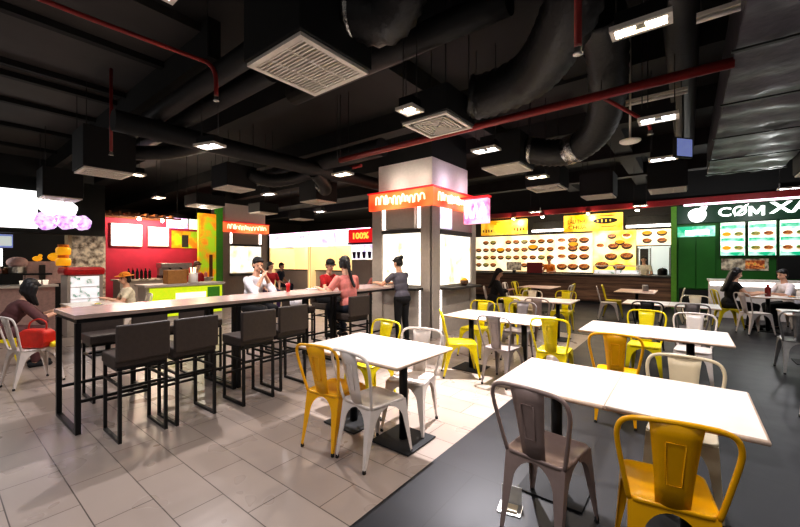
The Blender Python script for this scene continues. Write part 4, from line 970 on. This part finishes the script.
diffuser(-1.55, 9.1, 2.9, .6, 'thin air vent under a black box in front of the red beam', boxh=.5)
diffuser(-.32, 9.1, 2.9, .6, 'bright-edged air vent near the green shop fascia', boxh=.5)
diffuser(-10.2, 4.6, 2.95, .7, 'round-edged pale air vent above the raspberry wall', 'ring', boxh=.3)
diffuser(-10.3, 6.4, 2.95, .6, 'pale air vent above the orange mural', 'ring', boxh=.3)
diffuser(-10.8, 8.2, 2.95, .6, 'pale air vent above the small kiosk', 'ring', boxh=.3)
diffuser(1.7, 8.6, 2.9, .6, 'air vent at the right edge above the green fascia', boxh=.4)

LIGHTS = []
def downlight(x, y, z, label, rot=0, twin=True, m='lamp', power=110, w=.34, d=.2, cone=140, soft=.06, aim=None):
    t = thing('downlight', label, 'ceiling light', (x, y, z), rot); a, b = w/2, d/2
    f = MB(); e = .025
    f.box(-a, a, -b, -b + e, 0, .03).box(-a, a, b - e, b, 0, .03).box(-a, -a + e, -b + e, b - e, 0, .03).box(a - e, a, -b + e, b - e, 0, .03)
    f.build('trim_frame', 'vent', t); MB().box(-a + e, a - e, -b + e, b - e, .02, .12).build('housing', 'black', t)
    for k in ((-1, 1) if twin else (0,)):
        MB().lathe([(.052, .008), (.056, .018)], 18, 0, (k*a*.5, 0, 0)).build('lamp_lens', m, t)
    for k in (-1, 1): MB().cyl((k*a*.8, 0, .03), (k*a*.8, 0, 4.3 - z), .005, n=6).build('hanger_rod', 'black', t)
    LIGHTS.append((x, y, z - .03, power, m, cone, soft, aim))
    return t
downlight(-.23, 2.69, 2.95, 'twin-lamp ceiling light directly above the foreground table', .0, True, 'lamp', 80, .32, .14, 120)
downlight(-2.1, 2.85, 2.95, 'single warm square ceiling light above the beige table', .0, False, 'lamp', 40, .2, .2)
downlight(-4.74, 2.2, 2.95, 'bright ceiling light hung over the middle of the bar table', .3, True, 'lampc', 190, soft=.025)
downlight(-2.08, 4.49, 2.95, 'twin ceiling light between the kiosk column and the concentric vent', 0, True, 'lampc', 900, cone=62, soft=.03, aim=(-1.85, 3.55, 0))
LIGHTS.append((-2.08, 4.49, 2.92, 140, 'lampc', 130, .05, None))
downlight(-.24, 4.57, 2.95, 'twin cool ceiling light above the second table on the dark floor', 0, True, 'lampc', 150, cone=110)
downlight(-4.55, 4.29, 2.95, 'warm ceiling light near the bar table beside the kiosk', 0, True, 'lamp', 150)
downlight(-.28, 6.43, 2.95, 'ceiling light above the aisle before the third table', 0, True, 'lampc', 110)
downlight(-2.05, 6.5, 2.95, 'ceiling light behind the vent right of the kiosk column', 0, True, 'lamp', 90)
downlight(-7.2, 4.6, 2.95, 'small ceiling light behind the bright square vent', 0, True, 'lampc', 90)
downlight(-7.3, 2.2, 2.95, 'small round-looking light beside the left slatted vent', 0, False, 'lamp', 90, .2, .2)
downlight(-9.6, 3.3, 2.95, 'ceiling light over the lime counter', 0, True, 'lamp', 90)
downlight(-8.6, 7.2, 2.95, 'small distant ceiling light above the cream stalls', 0, True, 'lampc', 90)
downlight(-1.0, 11.6, 2.95, 'distant ceiling light before the wooden counter', 0, True, 'lamp', 110)
downlight(-3.6, 11.2, 2.95, 'distant ceiling light before the dish menu', 0, True, 'lamp', 110)
downlight(1.6, 10.6, 2.95, 'ceiling light above the seated girl and man', 0, True, 'lampc', 110)
downlight(1.6, 6.6, 2.95, 'ceiling light above the table at the right edge', 0, True, 'lampc', 90)
# unseen lights continuing the grid, added as fill behind and beside the camera
for x, y, p in ((-.24, .85, 62), (-2.1, .75, 34), (-4.4, .1, 30), (1.6, 2.7, 50), (-6.6, .2, 70), (-.3, -1.2, 50), (-2.3, -1.2, 34), (-4.4, -1.6, 30)):
    downlight(x, y, 2.95, 'unseen ceiling light added as fill, continuing the grid behind or beside the camera', 0, True, 'lampc', p)['group'] = 'unseen ceiling lights added as fill'
for x, y, z, p, m, cone, soft, aim in LIGHTS:
    l = bpy.data.lights.new('downlight_beam', 'SPOT'); l.energy = p * 1.0; l.spot_size = math.radians(cone); l.spot_blend = .45; l.shadow_soft_size = soft; l.specular_factor = .35
    l.color = (1, .86, .72) if m == 'lamp' else (.98, .95, 1)
    o = bpy.data.objects.new('downlight_beam', l); COL.objects.link(o); o.location = (x, y, z - .02)
    if aim: o.rotation_euler = (V(aim) - o.location).to_track_quat('-Z', 'Y').to_euler()

# ducts
def pipe(name, label, cat, pts, r, mat, n=14, ribs=None, foil=None):
    t = thing(name, label, cat)
    P_ = [V(p) for p in pts]
    if ribs:
        P_ = spline(P_, ribs); rr = [r * (1 + .045 * (1 if i % 2 else -1)) for i in range(len(P_))]
        MB().tube(P_, rr, 20).build('duct_hose', mat, t)
    else: MB().tube(P_, r, n).build('duct_run', mat, t)
    for a, b in (foil or []): MB().tube([a, b], [r*1.06, r*1.05], 20).build('foil_collar', 'foil', t)
    return t
pipe('round_duct', 'straight black round duct running away above the bar table', 'duct', [(-5.89, 1.5, 3.35), (-5.89, 9.5, 3.35)], .14, 'duct')
pipe('round_duct', 'black round duct crossing to the left, nearer of a pair', 'duct', [(-3.2, 2.0, 3.6), (-7.6, 2.05, 3.6), (-7.9, 2.2, 3.6)], .11, 'duct')
pipe('round_duct', 'black round duct crossing to the left, farther of a pair', 'duct', [(-3.6, 2.33, 3.6), (-8.3, 2.4, 3.6)], .12, 'duct')
pipe('round_duct', 'black round duct bending down to the left slatted vent', 'duct', spline([(-5.8, 2.75, 3.35), (-6.4, 2.75, 3.4), (-7.0, 2.5, 3.35), (-7.3, 2.05, 3.3)], 5), .12, 'duct')
pipe('round_duct', 'long black duct beyond the bar table, parallel to the back stalls', 'duct', [(-9.5, 5.0, 3.5), (-4.2, 4.9, 3.5)], .16, 'duct')
pipe('round_duct', 'black duct above the beige table running to the right', 'duct', [(-4.2, 3.05, 3.75), (-1.2, 3.05, 3.75)], .13, 'duct')
pipe('flexible_duct', 'wide ribbed black flexible duct sweeping over the centre of the ceiling', 'duct', [(-1.9, 3.66, 3.32), (-1.75, 3.72, 3.3), (-1.25, 3.6, 3.3), (-.92, 3.3, 3.34), (-.66, 2.98, 3.5), (-.55, 2.85, 3.75), (-.5, 2.8, 4.25)], .22, 'flex', ribs=9)
pipe('flexible_duct', 'sagging black flexible duct with silver foil collars right of the kiosk', 'duct', [(-1.95, 5.68, 3.22), (-1.6, 5.72, 3.12), (-1.3, 5.68, 3.1), (-1.0, 5.45, 3.18), (-.78, 5.0, 3.32), (-.65, 4.3, 3.55), (-.6, 3.6, 3.7)], .19, 'flex', ribs=9, foil=[((-1.95, 5.68, 3.22), (-1.86, 5.69, 3.2)), ((-1.36, 5.69, 3.1), (-1.2, 5.62, 3.12))])
pipe('flexible_duct', 'crumpled black flexible duct beside the biggest air vent', 'duct', [(-2.0, 1.98, 3.4), (-1.78, 2.1, 3.35), (-1.6, 2.05, 3.45), (-1.5, 1.85, 3.6), (-1.55, 1.5, 3.7), (-1.6, .8, 3.75)], .2, 'flex', ribs=9, foil=[((-2.0, 1.98, 3.4), (-1.95, 2.0, 3.39))])
pipe('flexible_duct', 'black flexible duct looping beside the bright square vent', 'duct', [(-6.75, 3.9, 3.2), (-6.5, 4.2, 3.1), (-6.3, 4.6, 3.2), (-6.0, 4.9, 3.35)], .13, 'flex', ribs=8)
pipe('flexible_duct', 'black flexible duct drooping left of the main kiosk column', 'duct', [(-6.7, 5.6, 3.25), (-6.4, 5.5, 3.1), (-6.1, 5.2, 3.15), (-5.92, 4.8, 3.3)], .13, 'flex', ribs=8)
# red sprinkler pipes
def sprinkler(pts, r, label, head=True):
    t = thing('sprinkler_pipe', label, 'pipe')
    for q in (pts[0], pts[len(pts)//2]):
        if abs(pts[0][2] - pts[-1][2]) < .6: MB().cyl((q[0], q[1], q[2] + r*.8), (q[0], q[1], 4.3 if q[1] > 2.1 or q[0] > -4.4 else 4.2), .005, n=6).build('hanger_rod', 'black', t)
    MB().tube(pts, r, 12).build('pipe_run', 'redpipe', t)
    if head:
        e = V(pts[-1]); MB().lathe([(.012, -.01), (.022, -.015), (.018, -.04), (.03, -.05), (.03, -.055), (.004, -.06)], 12, 0, e).build('sprinkler_head', 'chrome', t)
sprinkler(spline([(-4.1, .2, 3.62), (-4.08, .9, 3.62), (-4.02, 1.72, 3.62), (-3.99, 1.84, 3.6), (-3.97, 1.9, 3.5), (-3.97, 1.91, 3.28)], 5), .022, 'thin red sprinkler pipe at upper left ending in a drop with a head')
sprinkler([(-4.6, 4.28, 3.2), (.31, 4.2, 3.2)], .045, 'thick red sprinkler main crossing the ceiling from the kiosk to the right', False)
sprinkler([(-6.36, 1.6, 4.2), (-6.36, 1.6, 3.05)], .02, 'vertical red sprinkler drop above the far left of the bar table')
sprinkler([(-.53, 2.45, 4.3), (-.53, 2.45, 2.84)], .022, 'vertical red sprinkler drop near the top centre-right of the picture')
sprinkler([(-7.9, 5.2, 3.35), (-5.1, 5.3, 3.4)], .035, 'short red pipe behind the ducts left of the kiosk', False)
sprinkler([(-.7, 4.25, 3.2), (-.35, 4.9, 3.05), (-.33, 4.95, 2.98)], .02, 'small red branch pipe below the thick main on the right')
# right-hand wrapped duct
t = thing('wrapped_duct', 'big rectangular duct in grey crinkled wrap along the upper right', 'duct', (0, 0, 0))
w = MB(); ny, nx = 46, 9
rng = random.Random(3)
vs = []
for i in range(ny + 1):
    y = 2.2 + i * (9.6 - 2.2) / ny
    for j in range(nx + 1):
        x = .3 + j * 1.05 / nx
        vs.append((x + rng.uniform(-.008, .008), y, 3.2 + .012*math.sin(i*1.7) + rng.uniform(-.012, .012)))
fs = [(i*(nx+1) + j, i*(nx+1) + j + 1, (i+1)*(nx+1) + j + 1, (i+1)*(nx+1) + j) for i in range(ny) for j in range(nx)]
w.add(vs, fs, 0, True); w.build('wrapped_underside', 'insul', t)
MB().box(.3, 1.35, 2.2, 9.6, 3.225, 3.8).build('duct_body', 'insul', t, .02)
for y in (2.6, 3.9, 5.2, 6.6, 8.0, 9.3): MB().box(.27, 1.38, y, y + .04, 3.165, 3.18).build('strap', 'black', t); 
pipe('round_duct', 'black round duct beside the grey wrapped duct at upper right', 'duct', [(-.05, 1.5, 3.7), (-.05, 9, 3.7)], .14, 'duct')
t = thing('smoke_detector', 'round white ceiling speaker hung to the right of the foil-collared duct', 'speaker', (-.53, 5.03, 2.9)); MB().lathe([(.02, -.015), (.09, -.01), (.11, .005), (.11, .02), (.06, .035)], 20).build('dome', 'vent', t); MB().cyl((0, 0, .03), (0, 0, 1.4), .012, n=8).build('hanger_rod', 'vent', t)
t = thing('hanging_screen', 'small bluish tilted screen hung under the right ceiling duct', 'screen', (-.05, 5.7, 2.9), .9); MB().box(-.13, .13, -.02, .02, -.12, .12).build('casing', 'black', t); MB().box(-.115, .115, -.026, -.021, -.105, .105).build('display', 'screen', t); MB().cyl((0, 0, .12), (0, 0, 1.4), .012, n=8).build('hanger_rod', 'black', t)
for k, (x, y, L_, l) in enumerate(((.2, 3.62, .3, 'thin tube light beside the top right twin light'), (-.29, 5.07, .58, 'thin tube light above the cool twin light'))):
    t = thing('tube_light', l, 'light', (x, y, 3.35)); MB().cyl((-L_/2, 0, 0), (L_/2, 0, 0), .018, n=10).build('tube', 'gcol', t); MB().box(-L_/2, L_/2, -.03, .03, .02, .05).build('fitting', 'vent', t)
    for s in (-1, 1): MB().cyl((s*L_*.4, 0, .05), (s*L_*.4, 0, .95), .005, n=6).build('hanger_rod', 'black', t)

# ------------------------------------------------------------------ world, camera
wd = bpy.data.worlds.new('World'); SC.world = wd; wd.use_nodes = True
wd.node_tree.nodes['Background'].inputs['Color'].default_value = (1, .95, .9, 1); wd.node_tree.nodes['Background'].inputs['Strength'].default_value = .2
cam = bpy.data.cameras.new('Camera'); co = bpy.data.objects.new('Camera', cam); COL.objects.link(co)
cam.sensor_width = 36; cam.lens = 36 * 370 / 800; cam.shift_y = -3.5 / 800; cam.clip_start = .05
co.location = (0, 0, 1.53); co.rotation_euler = (PI/2, 0, math.atan(288/370))
SC.camera = co
SC.view_settings.view_transform = 'Standard'; SC.view_settings.look = 'None'; SC.view_settings.exposure = .22; SC.view_settings.gamma = .88
